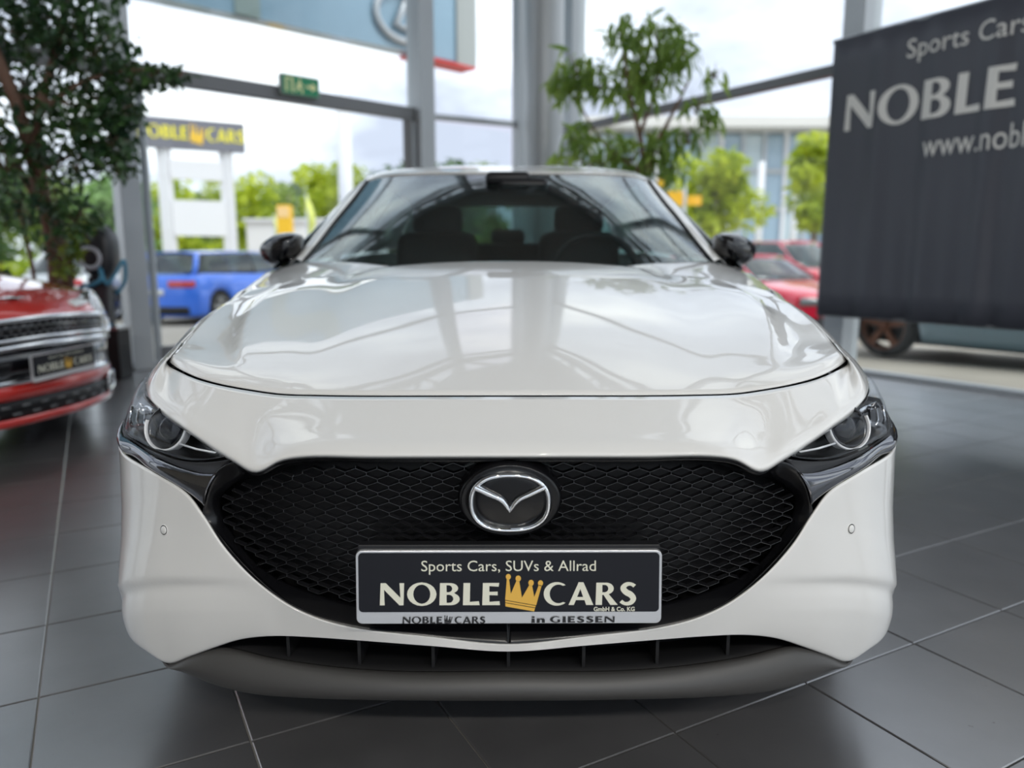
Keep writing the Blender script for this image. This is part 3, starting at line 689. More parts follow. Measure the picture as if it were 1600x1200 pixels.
# --- sides: wings, doors, rear quarters
for sg in (1, -1):
    fl_ = np.array([sg, 1, 1])
    c0 = [NOSE[5][12], lerp(NOSE[5][12], NOSE[1][12], .5) + np.array([.004, -.004, 0]), NOSE[1][12], (.815, 1.735, .705), (.852, 1.785, .66), (.868, 1.82, .60)]
    def colm(top, mids, end): top = np.array(top); return [top, top + np.array([.028, 0, -.014]), *mids, end]
    c1 = colm(at(1262,494.5,1.94), [(.835,1.95,.765), (.872,1.95,.705), (.883,1.95,.650)], (.887,1.95,.597))
    c2 = colm(at(1219,466,2.18), [(.850,2.18,.795), (.885,2.18,.745), (.895,2.18,.712)], (.898,2.18,.680))
    c3 = colm(at(1205,452,2.42), [(.862,2.42,.825), (.890,2.42,.755), (.897,2.42,.670)], (.895,2.42,.592))
    c4 = colm(at(1195,447,2.55), [(.878,2.545,.83), (.894,2.545,.70), (.897,2.545,.52)], (.885,2.54,.32))
    c5 = colm(at(1165,425,2.80), [(.884,2.80,.85), (.896,2.80,.70), (.896,2.80,.48)], (.872,2.80,.21))
    g = np.swapaxes(np.array([[np.array(p, float) for p in c] for c in (c0, c1, c2, c3, c4, c5)]), 0, 1)
    panel('front_wing', surf(g * fl_, 8, 5), M_WHITE, car, .004)
    def side_cols(ys, top):
        cols = []
        for y in ys:
            x, z = np.interp(y, top[0], top[1]), np.interp(y, top[0], top[2]); ar = abs(y - 4.905)
            zl = .32 + math.sqrt(.36 ** 2 - ar * ar) if ar < .36 else .21
            k = np.interp(y, [4.9, 5.3, 5.62], [0, .03, .16])
            zz = [z, z - .03, lerp(z, zl, .25), lerp(z, zl, .5), lerp(z, zl, .78), zl]
            cols.append([np.array([xx - k * (.3 + .7 * (i > 1)), y, q]) for i, (xx, q) in enumerate(zip((x, x + .022, .885, .897, .896, .876), zz))])
        return np.swapaxes(np.array(cols), 0, 1) * fl_
    top = ([2.80, 3.4, 4.2, 4.9, 5.62], [.857, .862, .858, .838, .80], [.921, .945, .972, .995, 1.0])
    d1 = panel('front_door', surf(side_cols([2.805, 3.1, 3.45, 3.845], top), 6, 4), M_WHITE, car, .004)
    mk('door_handle', *tube(np.array([(.888, 3.60, .80), (.915, 3.63, .80), (.915, 3.75, .805), (.888, 3.78, .805)]) * fl_, .011, 8), M_WHITE, d1)
    d2 = panel('rear_door', surf(side_cols([3.855, 4.1, 4.3, 4.53], top), 6, 4), M_WHITE, car, .004)
    panel('rear_quarter', surf(side_cols([4.54, 4.56, 4.66, 4.78, 4.905, 5.03, 5.15, 5.25, 5.27, 5.45, 5.62], top), 4, 4), M_WHITE, car, .004)
    # wing top running in to the windscreen foot
    r0 = [at(1201,457,2.262), at(1152,445,2.352), at(1100,435.5,2.424), at(1044,431,2.478), np.array((.41,2.495,.937))]
    r1 = [at(1206,454,2.40), at(1168,436,2.55), at(1110,424,2.58), at(1044,421,2.60), np.array((.41,2.60,.935))]
    r2 = [at(1195,447,2.55), at(1165,425,2.80), at(1118,410,2.84), at(1040,410,2.72), np.array((.41,2.68,.945))]
    panel('cowl_corner', surf(np.array([r0, r1, r2]) * fl_, 6, 5), M_WHITE, car, .003)

# --- windscreen, pillars, roof
WSB = np.array([(0, 2.64, .935), (.25, 2.66, .935), (.48, 2.71, .937), (.64, 2.775, .945), at(1114, 410, 2.85)])
WST = np.array([at(794, 271, 3.25), at(876, 271, 3.265), at(946, 272.5, 3.32), at(990, 276, 3.385), at(1014, 283, 3.45)])
edge = [WSB[4], at(1093,385,2.95), at(1064,347,3.12), at(1036,313,3.29), WST[4]]
wsr = [WSB]
for t, e_ in ((.25, edge[1]), (.5, edge[2]), (.75, edge[3])):
    row = lerp(WSB, WST, t); row[:, 2] += .030 * math.sin(math.pi * t); dlt = e_ - row[4]; row = row + dlt[None] * (np.linspace(0, 1, 5) ** 2)[:, None]; wsr.append(row)
wsr.append(WST); WS = np.array(wsr)
panel('windscreen', surf(mirror_cols(WS), 10, 10), M_SHIELD, car, .005)
railp = [np.array(p) for p in ((.660, 3.50, 1.315), (.652, 3.75, 1.365), (.640, 4.1, 1.382), (.625, 4.6, 1.365), (.600, 5.2, 1.30))]
for sg in (1, -1):
    fl_ = np.array([sg, 1, 1])
    po = [at(1127, 405, 2.92), at(1112, 387, 3.00), at(1082, 350, 3.17), at(1052, 314, 3.34), at(1022, 285, 3.52)]
    pi = [np.array(p) + np.array([.045, .06, -.03]) for p in po]
    g = [[e_ + np.array([-.002, -.002, .003]) for e_ in edge], [lerp(a, b, .55) + np.array([.004, -.006, .006]) for a, b in zip(edge, po)], po, pi]
    panel('windscreen_pillar', surf(np.array(g) * fl_, 6, 4), M_WHITE, car, .003)
    ee = [lerp(a, b, .0) for a, b in zip(edge, po)]
    mk('pillar_seal', *tube([np.array(p) * fl_ + np.array([0, -.003, .004]) for p in chain(edge, 20)], .004, 6), M_BLACK, car, True)
    # side glazing
    bt = [np.array(p) for p in ((.862, 2.86, .930), (.866, 3.4, .952), (.862, 4.0, .975), (.850, 4.62, 1.0))]
    tp = [pi[0] + np.array([.0, .03, 0]), np.array((.672, 3.56, 1.30)), np.array((.660, 4.0, 1.365)), np.array((.645, 4.62, 1.345))]
    md_ = [lerp(a, b, .5) + np.array([.03, 0, 0]) for a, b in zip(bt, tp)]
    panel('side_window', surf(np.array([bt, md_, tp]) * fl_, 6, 6), M_SIDEGL, car, .004)
    q0 = [(.850, 4.62, 1.0), (.836, 4.95, 1.0), (.815, 5.30, 1.02), (.76, 5.60, 1.02)]; q2 = [(.645, 4.62, 1.345), (.628, 4.85, 1.335), (.612, 5.05, 1.315), (.600, 5.20, 1.295)]
    q1 = [lerp(np.array(a), np.array(b), .5) + np.array([.03, 0, 0]) for a, b in zip(q0, q2)]
    panel('rear_pillar', surf(np.array([q0, q1, q2]) * fl_, 6, 6), M_WHITE, car, .004)
    for yb, yt in ((3.86, 3.92),):
        a = np.array((.868, yb, .965)) * fl_; b = np.array((.668, yt, 1.35)) * fl_
        mk('door_pillar', *tube([a, lerp(a, b, .5) + np.array([.028 * sg, 0, 0]), b], .035, 8), M_SATIN, car, True)
# roof
rr = [WST + np.array([0, .004, .004]), None, None, None, None, None]
rr[1] = np.array([at(794,263,3.42), at(876,263,3.43), at(950,265,3.46), at(1000,273,3.50), at(1022,285,3.52)])
rr[2] = np.array([(0,3.72,1.398), (.20,3.72,1.397), (.42,3.73,1.388), (.58,3.745,1.372), (.655,3.75,1.350)])
rr[3] = np.array([(0,4.10,1.410), (.20,4.10,1.409), (.42,4.10,1.400), (.58,4.10,1.385), (.648,4.10,1.366)])
rr[4] = np.array([(0,4.65,1.395), (.20,4.65,1.394), (.42,4.65,1.385), (.57,4.65,1.370), (.635,4.65,1.350)])
rr[5] = np.array([(0,5.25,1.335), (.20,5.25,1.334), (.40,5.24,1.326), (.54,5.22,1.312), (.598,5.20,1.296)])
panel('roof', surf(mirror_cols(np.array(rr)), 6, 6), M_WHITE, car, .004)
# rear end
tg = np.array([[(0,5.25,1.33),(.3,5.25,1.325),(.52,5.23,1.31),(.60,5.20,1.296)], [(0,5.42,1.20),(.34,5.41,1.20),(.60,5.37,1.19),(.70,5.33,1.17)], [(0,5.60,1.03),(.38,5.59,1.03),(.66,5.55,1.025),(.76,5.50,1.02)]])
panel('rear_window', surf(mirror_cols(tg), 5, 5), glass('rear glass', (.62, .72, .70), 1.5, 1.0), car, .004)
tl = np.array([[(0,5.60,1.03),(.38,5.59,1.03),(.66,5.57,1.02),(.79,5.55,1.01)], [(0,5.66,.92),(.40,5.655,.92),(.68,5.63,.92),(.815,5.57,.92)], [(0,5.66,.65),(.42,5.65,.65),(.72,5.63,.65),(.835,5.56,.65)], [(0,5.71,.50),(.42,5.70,.50),(.70,5.67,.50),(.84,5.56,.48)], [(0,5.66,.26),(.42,5.65,.26),(.68,5.60,.26),(.80,5.55,.25)]])
panel('tailgate', surf(mirror_cols(tl), 5, 4), M_WHITE, car, .004)
box('underbody', -.74, .74, 1.55, 5.5, .15, .20, M_BLACK, car, True)
box('engine_bay_floor', -.70, .70, 1.50, 2.62, .20, .52, M_BLACK, car, True)
box('firewall', -.74, .74, 2.50, 2.58, .30, .90, M_BLACK, car, True)

# --- wheels
def wheel(parent, c, r, w, side, world, spokes=5, rim=M_ALU, rr_=.68, spw=.10):
    """tyre with rim and spokes; axis along x, outer face towards side"""
    x, y, z = c
    t = mk('wheel', *lathe([(r*rr_, -w*.5), (r*.90, -w*.5), (r*.98, -w*.36), (r, -w*.2), (r, w*.2), (r*.98, w*.36), (r*.90, w*.5), (r*rr_, w*.5), (r*rr_*.97, w*.3), (r*rr_*.97, -w*.5)], 36, 'x', (x, y, z)), M_RUBBER, parent, world)
    g = [lathe([(r*rr_*1.02, w*.47*side), (r*rr_*.97, w*.50*side), (r*rr_*.92, w*.44*side), (r*rr_*.90, -w*.3*side)], 36, 'x', (x, y, z)), lathe([(.0, w*.40*side), (r*.16, w*.40*side), (r*.18, w*.30*side)], 18, 'x', (x, y, z))]
    mk('rim', *join(g), rim, t)
    for k in range(spokes):
        a = 2 * math.pi * k / spokes + .3; c1_, s1_ = math.cos(a), math.sin(a)
        v = []
        for rad, wid in ((r*.12, spw*r*.8), (r*rr_*.95, spw*r*1.35)):
            for o_, d0 in ((-1, .40), (1, .40), (1, .26), (-1, .26)):
                yy = rad * c1_ - o_ * wid * s1_; zz = rad * s1_ + o_ * wid * c1_; v.append((x + d0 * w * side, y + yy, z + zz))
        mk('spoke', v, [(0, 1, 2, 3), (7, 6, 5, 4), (0, 4, 5, 1), (1, 5, 6, 2), (2, 6, 7, 3), (3, 7, 4, 0)], rim, t, smooth=False)
    return t
for sg in (1, -1):
    for y in (2.18, 4.905):
        wheel(car, (.79 * sg, y, .32), .32, .205, sg, True, 10, M_SATIN, .72)
        v, f = lathe([(.355, -.15), (.355, .11)], 28, 'x', (.77 * sg, y, .32), math.radians(-10), math.radians(190)); mk('wheel_arch_liner', v, f, M_BLACK, car, True)

# --- door mirrors
MOUT = [(1116,368),(1134,363),(1156,366),(1174,375),(1184,386),(1182,401),(1172,411),(1158,416),(1140,409),(1122,397),(1115,382)]
for sg in (1, -1):
    MY = 3.02; mp_ = np.array([at(x, y, MY) for x, y in MOUT]); cen = mp_.mean(axis=0); clo = np.concatenate([mp_, mp_[:1]]); tt = np.linspace(0, 1, len(clo)); ext = np.concatenate([mp_[-2:], mp_, mp_[:3]])
    T2 = np.arange(len(ext)) - 2.; ringp = hermite(T2, ext, np.linspace(0, len(mp_), 45)[:-1])
    v = []
    for k, dy in ((0., -.085), (.35, -.083), (.66, -.072), (.86, -.048), (.97, -.012), (1.0, .025), (.97, .060), (.90, .075), (0., .075)):
        for p in ringp:
            q = cen + (p - cen) * k; lean = (q[0] - cen[0]) * .45; v.append((q[0] * sg, q[1] + dy + lean, q[2]))
    mr = mk('door_mirror', v, gridfaces(9, 44, True), M_GLOSSB, car, True, away=(cen[0] * sg, cen[1], cen[2]))
    c = cen
    mk('mirror_band', *tube([np.array(at(1118, 384, MY)) * (sg, 1, 1) + (0, -.085, 0), np.array(at(1140, 388, MY)) * (sg, 1, 1) + (0, -.090, 0), np.array(at(1168, 392, MY)) * (sg, 1, 1) + (0, -.055, 0)], .005, 6), M_SATIN, mr)
    mk('mirror_foot', *tube([((c[0] - .045) * sg, c[1] + .02, c[2] - .030), ((c[0] - .035) * sg, c[1] + .03, .94), (.850 * sg, c[1] + .04, .90)], [.028, .026, .03], 10), M_GLOSSB, mr)
# --- cabin
def soft(name, x0, x1, y0, y1, z0, z1, m, parent=car, bev=.03, lean=0.):
    v, f = boxv(x0, x1, y0, y1, z0, z1); v = [(x, y + (z - z0) * lean, z) for x, y, z in v]
    return mk(name, v, f, m, parent, True, smooth=True, bevel=bev)
dash = np.array([[(0,2.66,.925),(.45,2.70,.925),(.74,2.84,.92)], [(0,2.95,.945),(.45,2.95,.945),(.76,2.98,.93)], [(0,3.15,.90),(.45,3.15,.90),(.76,3.15,.88)], [(0,3.20,.70),(.45,3.20,.70),(.76,3.20,.70)]])
panel('dashboard', surf(mirror_cols(dash), 4, 4), M_CABIN, car, .004, away=(0, 2.9, .6))
v, f = lathe([(.185 + .016 * math.cos(a), .016 * math.sin(a)) for a in np.linspace(0, 2 * math.pi, 13)], 40, 'y')
rot = Matrix.Rotation(math.radians(-24), 3, 'X'); sw = mk('steering_wheel', [rot @ Vector(p) + Vector((.37, 3.30, .90)) for p in v], f, M_SATIN, car, True)
for a in (0, 180, 270):
    mk('wheel_spoke', *tube([rot @ Vector((.05 * math.cos(math.radians(a)), 0, .05 * math.sin(math.radians(a)))) + Vector((.37, 3.30, .90)), rot @ Vector((.18 * math.cos(math.radians(a)), 0, .18 * math.sin(math.radians(a)))) + Vector((.37, 3.30, .90))], .018, 8), M_SATIN, sw)
for x in (-.37, .37):
    soft('seat_cushion', x - .25, x + .25, 3.45, 3.95, .45, .62, M_CABIN)
    bk_ = soft('seat_back', x - .21, x + .21, 3.93, 4.05, .60, 1.10, M_CABIN, bev=.055, lean=.22)
    soft('head_restraint', x - .13, x + .13, 4.06, 4.15, 1.09, 1.235, M_CABIN, bev=.04, lean=.1)
soft('rear_bench', -.65, .65, 4.55, 5.0, .45, .65, M_CABIN)
soft('rear_seat_back', -.64, .64, 4.98, 5.10, .62, 1.06, M_CABIN, lean=.25)
for x in (-.40, 0, .40): soft('rear_head_restraint', x - .11, x + .11, 5.10, 5.18, 1.05, 1.15, M_CABIN, bev=.03)
soft('cabin_mirror', -.04, .16, 3.14, 3.18, 1.22, 1.285, M_SATIN, bev=.02)
soft('sensor_housing', -.09, .09, 3.14, 3.26, 1.26, 1.31, M_SATIN, bev=.02)
hl = np.array([r_ + np.array([0, .02, -.03]) for r_ in rr[1:]]); panel('headliner', surf(mirror_cols(hl), 3, 3), M_CABIN, car, .002)
for sg in (1, -1):
    box('door_card', .80 * sg - .02, .80 * sg + .02, 2.75, 4.9, .25, .93, M_CABIN, car, True)
box('cabin_floor', -.76, .76, 2.6, 5.4, .22, .26, M_CABIN, car, True)
wa = np.array([(-.60, 2.66, .962), (-.30, 2.60, .957), (.10, 2.57, .955)])

# ================================================================== OTHER CARS (front at y = 0, facing -y)
def gen_car(name, label, loc, rz, paint, L=4.4, Wd=1.80, Hh=1.45, tail='hatch', group=None, rim=M_ALU, nose=.66, bonnet=.90, ws=1.05, glasscol=(.32, .37, .38), roofm=None, lights=True, rad=.32, wheelbase=None, lampc=(.65, .67, .7), overhang=.85, rr_=.68):
    root = empty(name, loc, rz, label, 'car', group)
    hw = Wd / 2; wb = wheelbase or L - 1.75; ax = (overhang, overhang + wb); belt = bonnet + .03
    fy = [.30 * (k / 9) ** 2.4 for k in range(10)]
    ys = fy + list(np.arange(.34, L - .26, .05)) + [L - q * .8 for q in fy[::-1]]
    def w_at(y):
        e_ = min(y / .30, 1) ** (1 / 2.4); r_ = min((L - y) / .24, 1) ** (1 / 2.4) if y < L else 0
        return hw * (.92 + .08 * min(1, max(0, (y - .3) / .5))) * max(e_, .001) * max(r_, .001)
    rear_deck = belt + .06
    def deck(y): return np.interp(y, [0, .10, .30, ws * .95, ws + .3, L - .6, L - .05, L], [nose, nose + .05, nose + .11, bonnet, belt, rear_deck, rear_deck - .06, rear_deck - .25])
    rows = []
    for y in ys:
        w = w_at(y); z1 = deck(y); zl = .20 + .06 * (1 - min(1, y / .3)) 
        for a in ax:
            if abs(y - a) < rad * 1.14: zl = max(zl, rad + math.sqrt((rad * 1.14) ** 2 - (y - a) ** 2))
        pts = [(w * .95, zl), (w * .99, lerp(zl, z1, .12)), (w, lerp(zl, z1, .45)), (w * .985, lerp(zl, z1, .74)), (w * .95, lerp(zl, z1, .92)), (w * .84, z1), (w * .45, z1 + .022), (0, z1 + .028)]
        full = pts + [(-x, z) for x, z in pts[:-1][::-1]]
        rows.append([(x, y, z) for x, z in full])
    G = np.array(rows); mk('body', G.reshape(-1, 3), gridfaces(*G.shape[:2]), paint, root, away=(0, L / 2, .6), solid=.004)
    box('underbody', -hw * .84, hw * .84, .35, L - .3, .17, .42, M_BLACK, root)
    for a in ax:
        for sg in (1, -1): wheel(root, ((hw - .11) * sg, a, rad), rad, .20, sg, False, 5, rim, rr_)
    # greenhouse
    gl = glass('car glass ' + str(glasscol), glasscol, 1.5, 1.6)
    ft, rt = ws + .62, L - (.62 if tail != 'coupe' else 1.0); rb = L - .16; zr = Hh; bx, tx = hw * .83, hw * .62
    zb = belt + .01
    ws_g = [[(-bx * .96, ws + .14, zb), (-bx * .5, ws + .03, zb), (0, ws, zb), (bx * .5, ws + .03, zb), (bx * .96, ws + .14, zb)], [(-tx, ft + .10, zr - .045), (-tx * .5, ft + .02, zr - .02), (0, ft, zr - .015), (tx * .5, ft + .02, zr - .02), (tx, ft + .10, zr - .045)]]
    panel('windscreen', surf(ws_g, 3, 4), gl, root, .004, away=(0, L / 2, .9), world=False)
    rw = [[(-bx * .9, rb - .10, zb + .05), (0, rb, zb + .05), (bx * .9, rb - .10, zb + .05)], [(-tx, rt, zr - .07), (0, rt + .06, zr - .04), (tx, rt, zr - .07)]]
    panel('rear_window', surf(rw, 4, 4), gl, root, .004, away=(0, L / 2, .9), world=False)
    for sg in (1, -1):
        sw_ = np.array([[(bx, ws + .16, zb), (bx, L * .5, zb + .01), (bx * .97, rb - .14, zb + .04)], [(bx * .93, ws + .40, lerp(zb, zr, .5)), (bx * .92, L * .5, lerp(zb, zr, .52)), (bx * .88, rb - .30, lerp(zb, zr, .5))], [(tx, ft + .12, zr - .05), (tx * 1.03, L * .5, zr - .035), (tx, rt, zr - .075)]]) * np.array([sg, 1, 1])
        panel('side_window', surf(sw_, 5, 3), gl, root, .004, away=(0, L / 2, .9), world=False)
        P_ = np.array([sg, 1, 1])
        for a, b, r_ in (((bx, ws + .12, zb - .01), (tx, ft + .10, zr - .05), .03), ((bx * .99, L * .52, zb), (tx * 1.03, L * .52, zr - .04), .028), ((bx * .97, rb - .16, zb), (tx, rt - .02, zr - .07), .05)):
            a, b = np.array(a) * P_, np.array(b) * P_
            mk('pillar', *tube([a, lerp(a, b, .5) + np.array([.02 * sg, 0, .005]), b], r_, 8), paint if r_ != .028 else M_SATIN, root)
        mk('door_mirror', *tube([np.array((bx * 1.02, ws + .42, zb + .02)) * P_, np.array((hw + .06, ws + .40, zb + .06)) * P_, np.array((hw + .17, ws + .42, zb + .08)) * P_], [.03, .075, .05], 10), paint, root)
    rf = np.array([[(-tx, ft + .10, zr - .045), (-tx * .5, ft + .02, zr - .012), (0, ft, zr - .008), (tx * .5, ft + .02, zr - .012), (tx, ft + .10, zr - .045)], [(-tx * 1.03, L * .5, zr - .03), (-tx * .5, L * .5, zr), (0, L * .5, zr + .005), (tx * .5, L * .5, zr), (tx * 1.03, L * .5, zr - .03)], [(-tx, rt, zr - .07), (-tx * .5, rt + .06, zr - .04), (0, rt + .07, zr - .035), (tx * .5, rt + .06, zr - .04), (tx, rt, zr - .07)]])
    panel('roof', surf(rf, 4, 6), roofm or paint, root, .012, away=(0, L / 2, .9), world=False)
    box('cabin', -bx * .8, bx * .8, ws + .35, rb - .5, .45, zb - .02, M_CABIN, root)
    for x in (-.36, .36):
        soft_l('seat', x - .22, x + .22, ws + 1.05, ws + 1.2, .5, zb + .25, root)
    if lights:
        def pf_(x): return .30 * (abs(x) / (hw * .92)) ** 2.4
        def pr_(x): return L - .24 * (abs(x) / (hw * .96)) ** 2.4
        def band(nm, x0, x1, zlo, zhi, m, off=.012, rear=False, th=.02, nx=14):
            xs = np.linspace(x0, x1, nx); f_ = pr_ if rear else pf_; s_ = 1 if rear else -1
            g = np.array([[(x, f_(x) + s_ * off, zlo(x) if callable(zlo) else zlo) for x in xs], [(x, f_(x) + s_ * off, zhi(x) if callable(zhi) else zhi) for x in xs]])
            return panel(nm, g, m, root, th, away=(0, L / 2, .5), world=False)
        root_band[name] = band
        M_L = mat('lamp lens ' + str(lampc), lampc, .1, coat=1); M_RL = mat('red tail lamp', (.55, .015, .02), .15, coat=1)
        for sg in (1, -1):
            xa, xb = sorted((sg * hw * .42, sg * hw * .88))
            if name != 'small_car': band('headlamp', xa, xb, nose - .06, nose + .05, M_L)
            xa, xb = sorted((sg * hw * .40, sg * hw * .93)); band('tail_lamp', xa, xb, rear_deck - .27, rear_deck - .14, M_RL, rear=True)
        if name != 'small_car':
            band('grille', -hw * .42, hw * .42, .42, nose - .01, M_SATIN); band('intake', -hw * .7, hw * .7, .26, .38, M_SATIN)
        band('rear_plate', -.26, .26, .62, .73, mat('white plate', (.75, .75, .72), .4), rear=True, off=.02); band('rear_diffuser', -hw * .8, hw * .8, .24, .40, M_SATIN, rear=True)
    return root
root_band = {}
def soft_l(name, x0, x1, y0, y1, z0, z1, parent):
    return mk(name, *boxv(x0, x1, y0, y1, z0, z1), M_CABIN, parent, smooth=True, bevel=.03)

M_RED = mat('red car paint', (.64, .030, .022), .3, coat=1); M_BLUE = mat('bright blue car paint', (.015, .16, .80), .3, coat=1); M_STRIPE = mat('white stripe', (.78, .78, .77), .35, coat=1)
def heading(hx, hy): return math.atan2(hx, -hy)
# ---- small red car beside the white one
mini_loc = (-2.33, 3.86, 0)
mini = gen_car('small_car', 'red small car with chrome hexagon grille and white bonnet stripes at the frame edge', mini_loc, heading(.98, -.19), M_RED, L=3.85, Wd=1.74, Hh=1.40, nose=.665, bonnet=.90, ws=1.15, rad=.31, roofm=M_STRIPE, overhang=.75, wheelbase=2.5)
band = root_band['small_car']
def arcz(z, k): return lambda x: z - k * abs(x) ** 2
band('bumper_lip', -.70, .70, .165, .205, M_RED, .02)
band('lower_intake', -.50, .50, .205, arcz(.295, .02), M_SATIN, .018)
for k in range(9):
    for j in range(2):
        band('intake_rib', -.46 + k * .108 + j * .054, -.42 + k * .108 + j * .054, .222 + j * .036, .230 + j * .036, M_STEELD, .026, nx=3)
band('bumper_bar', -.74, .74, arcz(.295, .02), arcz(.372, .05), M_RED, .022)
band('grille_lower_trim', -.60, .60, arcz(.372, .05), arcz(.392, .05), M_CHROME, .030)
band('grille_field', -.60, .60, arcz(.390, .05), arcz(.535, .07), M_GLOSSB, .020)
band('grille_bar', -.63, .63, arcz(.535, .07), arcz(.560, .08), M_CHROME, .036)
band('bumper_bridge', -.64, .64, arcz(.560, .08), arcz(.575, .08), M_GLOSSB, .024)
band('grille_bar', -.62, .62, arcz(.575, .08), arcz(.592, .08), M_CHROME, .034)
gm = band('upper_grille', -.58, .58, arcz(.592, .08), arcz(.668, .10), M_GLOSSB, .018)
gx = []
for k in range(24):
    for j in range(3):
        x = -.56 + k * .047 + (j % 2) * .0235; z = .604 + j * .024 - .09 * x * x
        if abs(x) > .54: continue
        y = .30 * (abs(x) / .80) ** 2.4 - .026
        gx.append(tube([(x - .016, y, z), (x, y - .002, z + .012), (x + .016, y, z), (x, y - .002, z - .012)], .0028, 5, closed=True))
mk('grille_honeycomb', *join(gx), mat('satin grey mesh', (.16, .16, .165), .3, metal=.8), mini)
band('grille_top_trim', -.60, .60, arcz(.668, .10), arcz(.692, .11), M_CHROME, .040)
for sg in (1, -1):
    x0, x1 = sorted((sg * .52, sg * .70)); fg = band('fog_lamp', x0, x1, .215, .30, M_SATIN, .026, nx=6)
    fr_ = [(x, .30 * (abs(x) / .80) ** 2.4 - .03, z) for x, z in rrect(x0, x1, .212, .303, .02)]
    mk('fog_lamp_trim', *tube(fr_, .010, 6, closed=True), M_CHROME, fg)
    c = Vector((sg * .60, .30 * (.60 / .80) ** 2.4 + .02, .66)); n = Vector((sg * .45, -.85, .30)).normalized(); q = n.to_track_quat('Z', 'Y').to_matrix()
    v, f = lathe([(.0, .03), (.06, .026), (.10, .012), (.115, 0), (.115, -.06)], 28, 'z'); hlm = mk('headlamp', [q @ Vector(p) + c for p in v], f, mat('lamp lens (0.65, 0.67, 0.7)', (.65, .67, .7), .1, coat=1), mini)
    v, f = lathe([(.113, .004), (.120, .014), (.130, .008), (.132, -.04)], 28, 'z'); mk('headlamp_ring', [q @ Vector(p) + c for p in v], f, M_CHROME, hlm)
def dk(y): return float(np.interp(y, [0, .10, .30, 1.15 * .95], [.665, .715, .775, .90]))
for x0, x1 in ((-.50, -.30), (.30, .50)):
    g = [[(x, .30 * (abs(x) / .80) ** 2.4 + .03 + (1.05 - .33) * t, 0) for t in np.linspace(0, 1, 14)] for x in np.linspace(x0, x1, 5)]
    g = [[(x, y, dk(y) + .030 - .02 * abs(x) / .4) for x, y, _ in r_] for r_ in g]
    panel('bonnet_stripe', np.array(g), M_STRIPE, mini, .004, away=(0, 1, .3), world=False)
sc_ = np.array([[(x, y, dk(y) + z_) for x in np.linspace(-.26, .26, 9)] for y, z_ in ((.50, .03), (.46, .055), (.50, .068), (.62, .060), (.85, .030))])
panel('bonnet_scoop', sc_, M_RED, mini, .004, away=(0, .6, .3), world=False)
box('scoop_slot', -.22, .22, .452, .47, dk(.46) + .030, dk(.46) + .050, M_BLACK, mini)
v, f = lathe([(.0, .010), (.030, .009), (.038, 0)], 24, 'z', (0, .17, .768)); wb_ = mk('badge', v, f, M_CHROME, mini)
for sg in (1, -1): mk('badge_wing', *tube([(sg * .03, .17, .770), (sg * .07, .175, .769), (sg * .105, .18, .765)], [.016, .012, .004], 8, flat=.4), M_CHROME, wb_)
# its plate
po_ = .07; mx = lambda x, z, k=0: (x + po_, .30 * ((abs(po_)) / .80) ** 2.4 - .045 + (x) * .16 + .014 * k, z)
mp = mk('plate', *prism(rrect(-.26, .26, .375, .505, .01), mx), mat('brushed silver', (.62, .62, .63), .3, metal=.6), mini, smooth=False)
mk('plate_field', *prism(rrect(-.254, .254, .398, .500, .008), lambda x, z, k: (lambda p: (p[0], p[1] - .002, p[2]))(mx(x, z, k * .2))), MATS['dark printed field'], mp, smooth=False)
mf = lambda x, z: (lambda p: (p[0], p[1] - .005, p[2]))(mx(x, z))
art('lettering', fit(sans('Sports Cars, SUVs & Allrad'), -.14, .15, .470, .490), M_IVORY, mp, mf)
art('lettering', fit(serif('NOBLE'), -.225, -.02, .415, .455), M_IVORY, mp, mf)
art('lettering', fit(serif('CARS'), .065, .225, .415, .455), M_IVORY, mp, mf)
art('crown_print', fit(contours_mesh(crown_shapes()), -.012, .055, .405, .468), M_GOLD, mp, mf)

# ================================================================== OUTSIDE
def gz(Y): return float(np.interp(Y, [-40, 6.5, 16, 30, 60, 200], [-.06, -.06, -.34, -.45, -.5, -.5]))
gy = [-40, -10, 0, 3, 6.5, 8, 10, 12, 14, 16, 22, 30, 45, 60, 120, 220]
gv = [(x, y, gz(y) - (.07 if False else 0)) for y in gy for x in (-160, -40, 0, 40, 160)]
gr = mk('ground', gv, gridfaces(len(gy), 5), mat('beige forecourt paving', (.40, .36, .30), .85, vary=(.8, .16)), smooth=True)
for v_ in gr.data.vertices: v_.co.z -= .07
tag(gr, 'beige paved forecourt outside the glass walls', 'ground', kind='structure')
GZ = lambda Y: gz(Y) - .07

# parked cars
h = np.array([.30, .954]); rc = np.array([-6.97, 15.17]); fc = rc + h * 4.69
gen_car('estate_car', 'bright blue estate car parked outside behind the grey door post', (fc[0], fc[1], GZ(16)), heading(*h), M_BLUE, L=4.69, Wd=1.83, Hh=1.50, bonnet=.95, rad=.33, glasscol=(.45, .52, .52))
fc2 = np.array([-9.6, 16.0]) + h * 4.4
gen_car('hatchback_car', 'silver car parked outside beyond the charging post', (fc2[0], fc2[1], GZ(16)), heading(*h), mat('silver car paint', (.55, .57, .58), .3, metal=.4, coat=1), L=4.4, Hh=1.52, bonnet=.95)
h = np.array([.50, -.87])
gen_car('coupe_car', 'low red coupe parked outside just past the right door mirror', (5.00, 11.2, GZ(12)), heading(*h), mat('crimson car paint', (.66, .012, .045), .3, coat=1), L=4.2, Wd=1.80, Hh=1.30, nose=.62, bonnet=.86, tail='coupe', glasscol=(.5, .55, .56), lampc=(.2, .22, .24))
gen_car('suv_car', 'taller red car parked outside behind the low red coupe', (6.75, 14.2, GZ(15)), heading(*h), mat('rose red car paint', (.62, .02, .06), .3, coat=1), L=4.4, Wd=1.82, Hh=1.66, nose=.85, bonnet=1.10, glasscol=(.5, .56, .55))
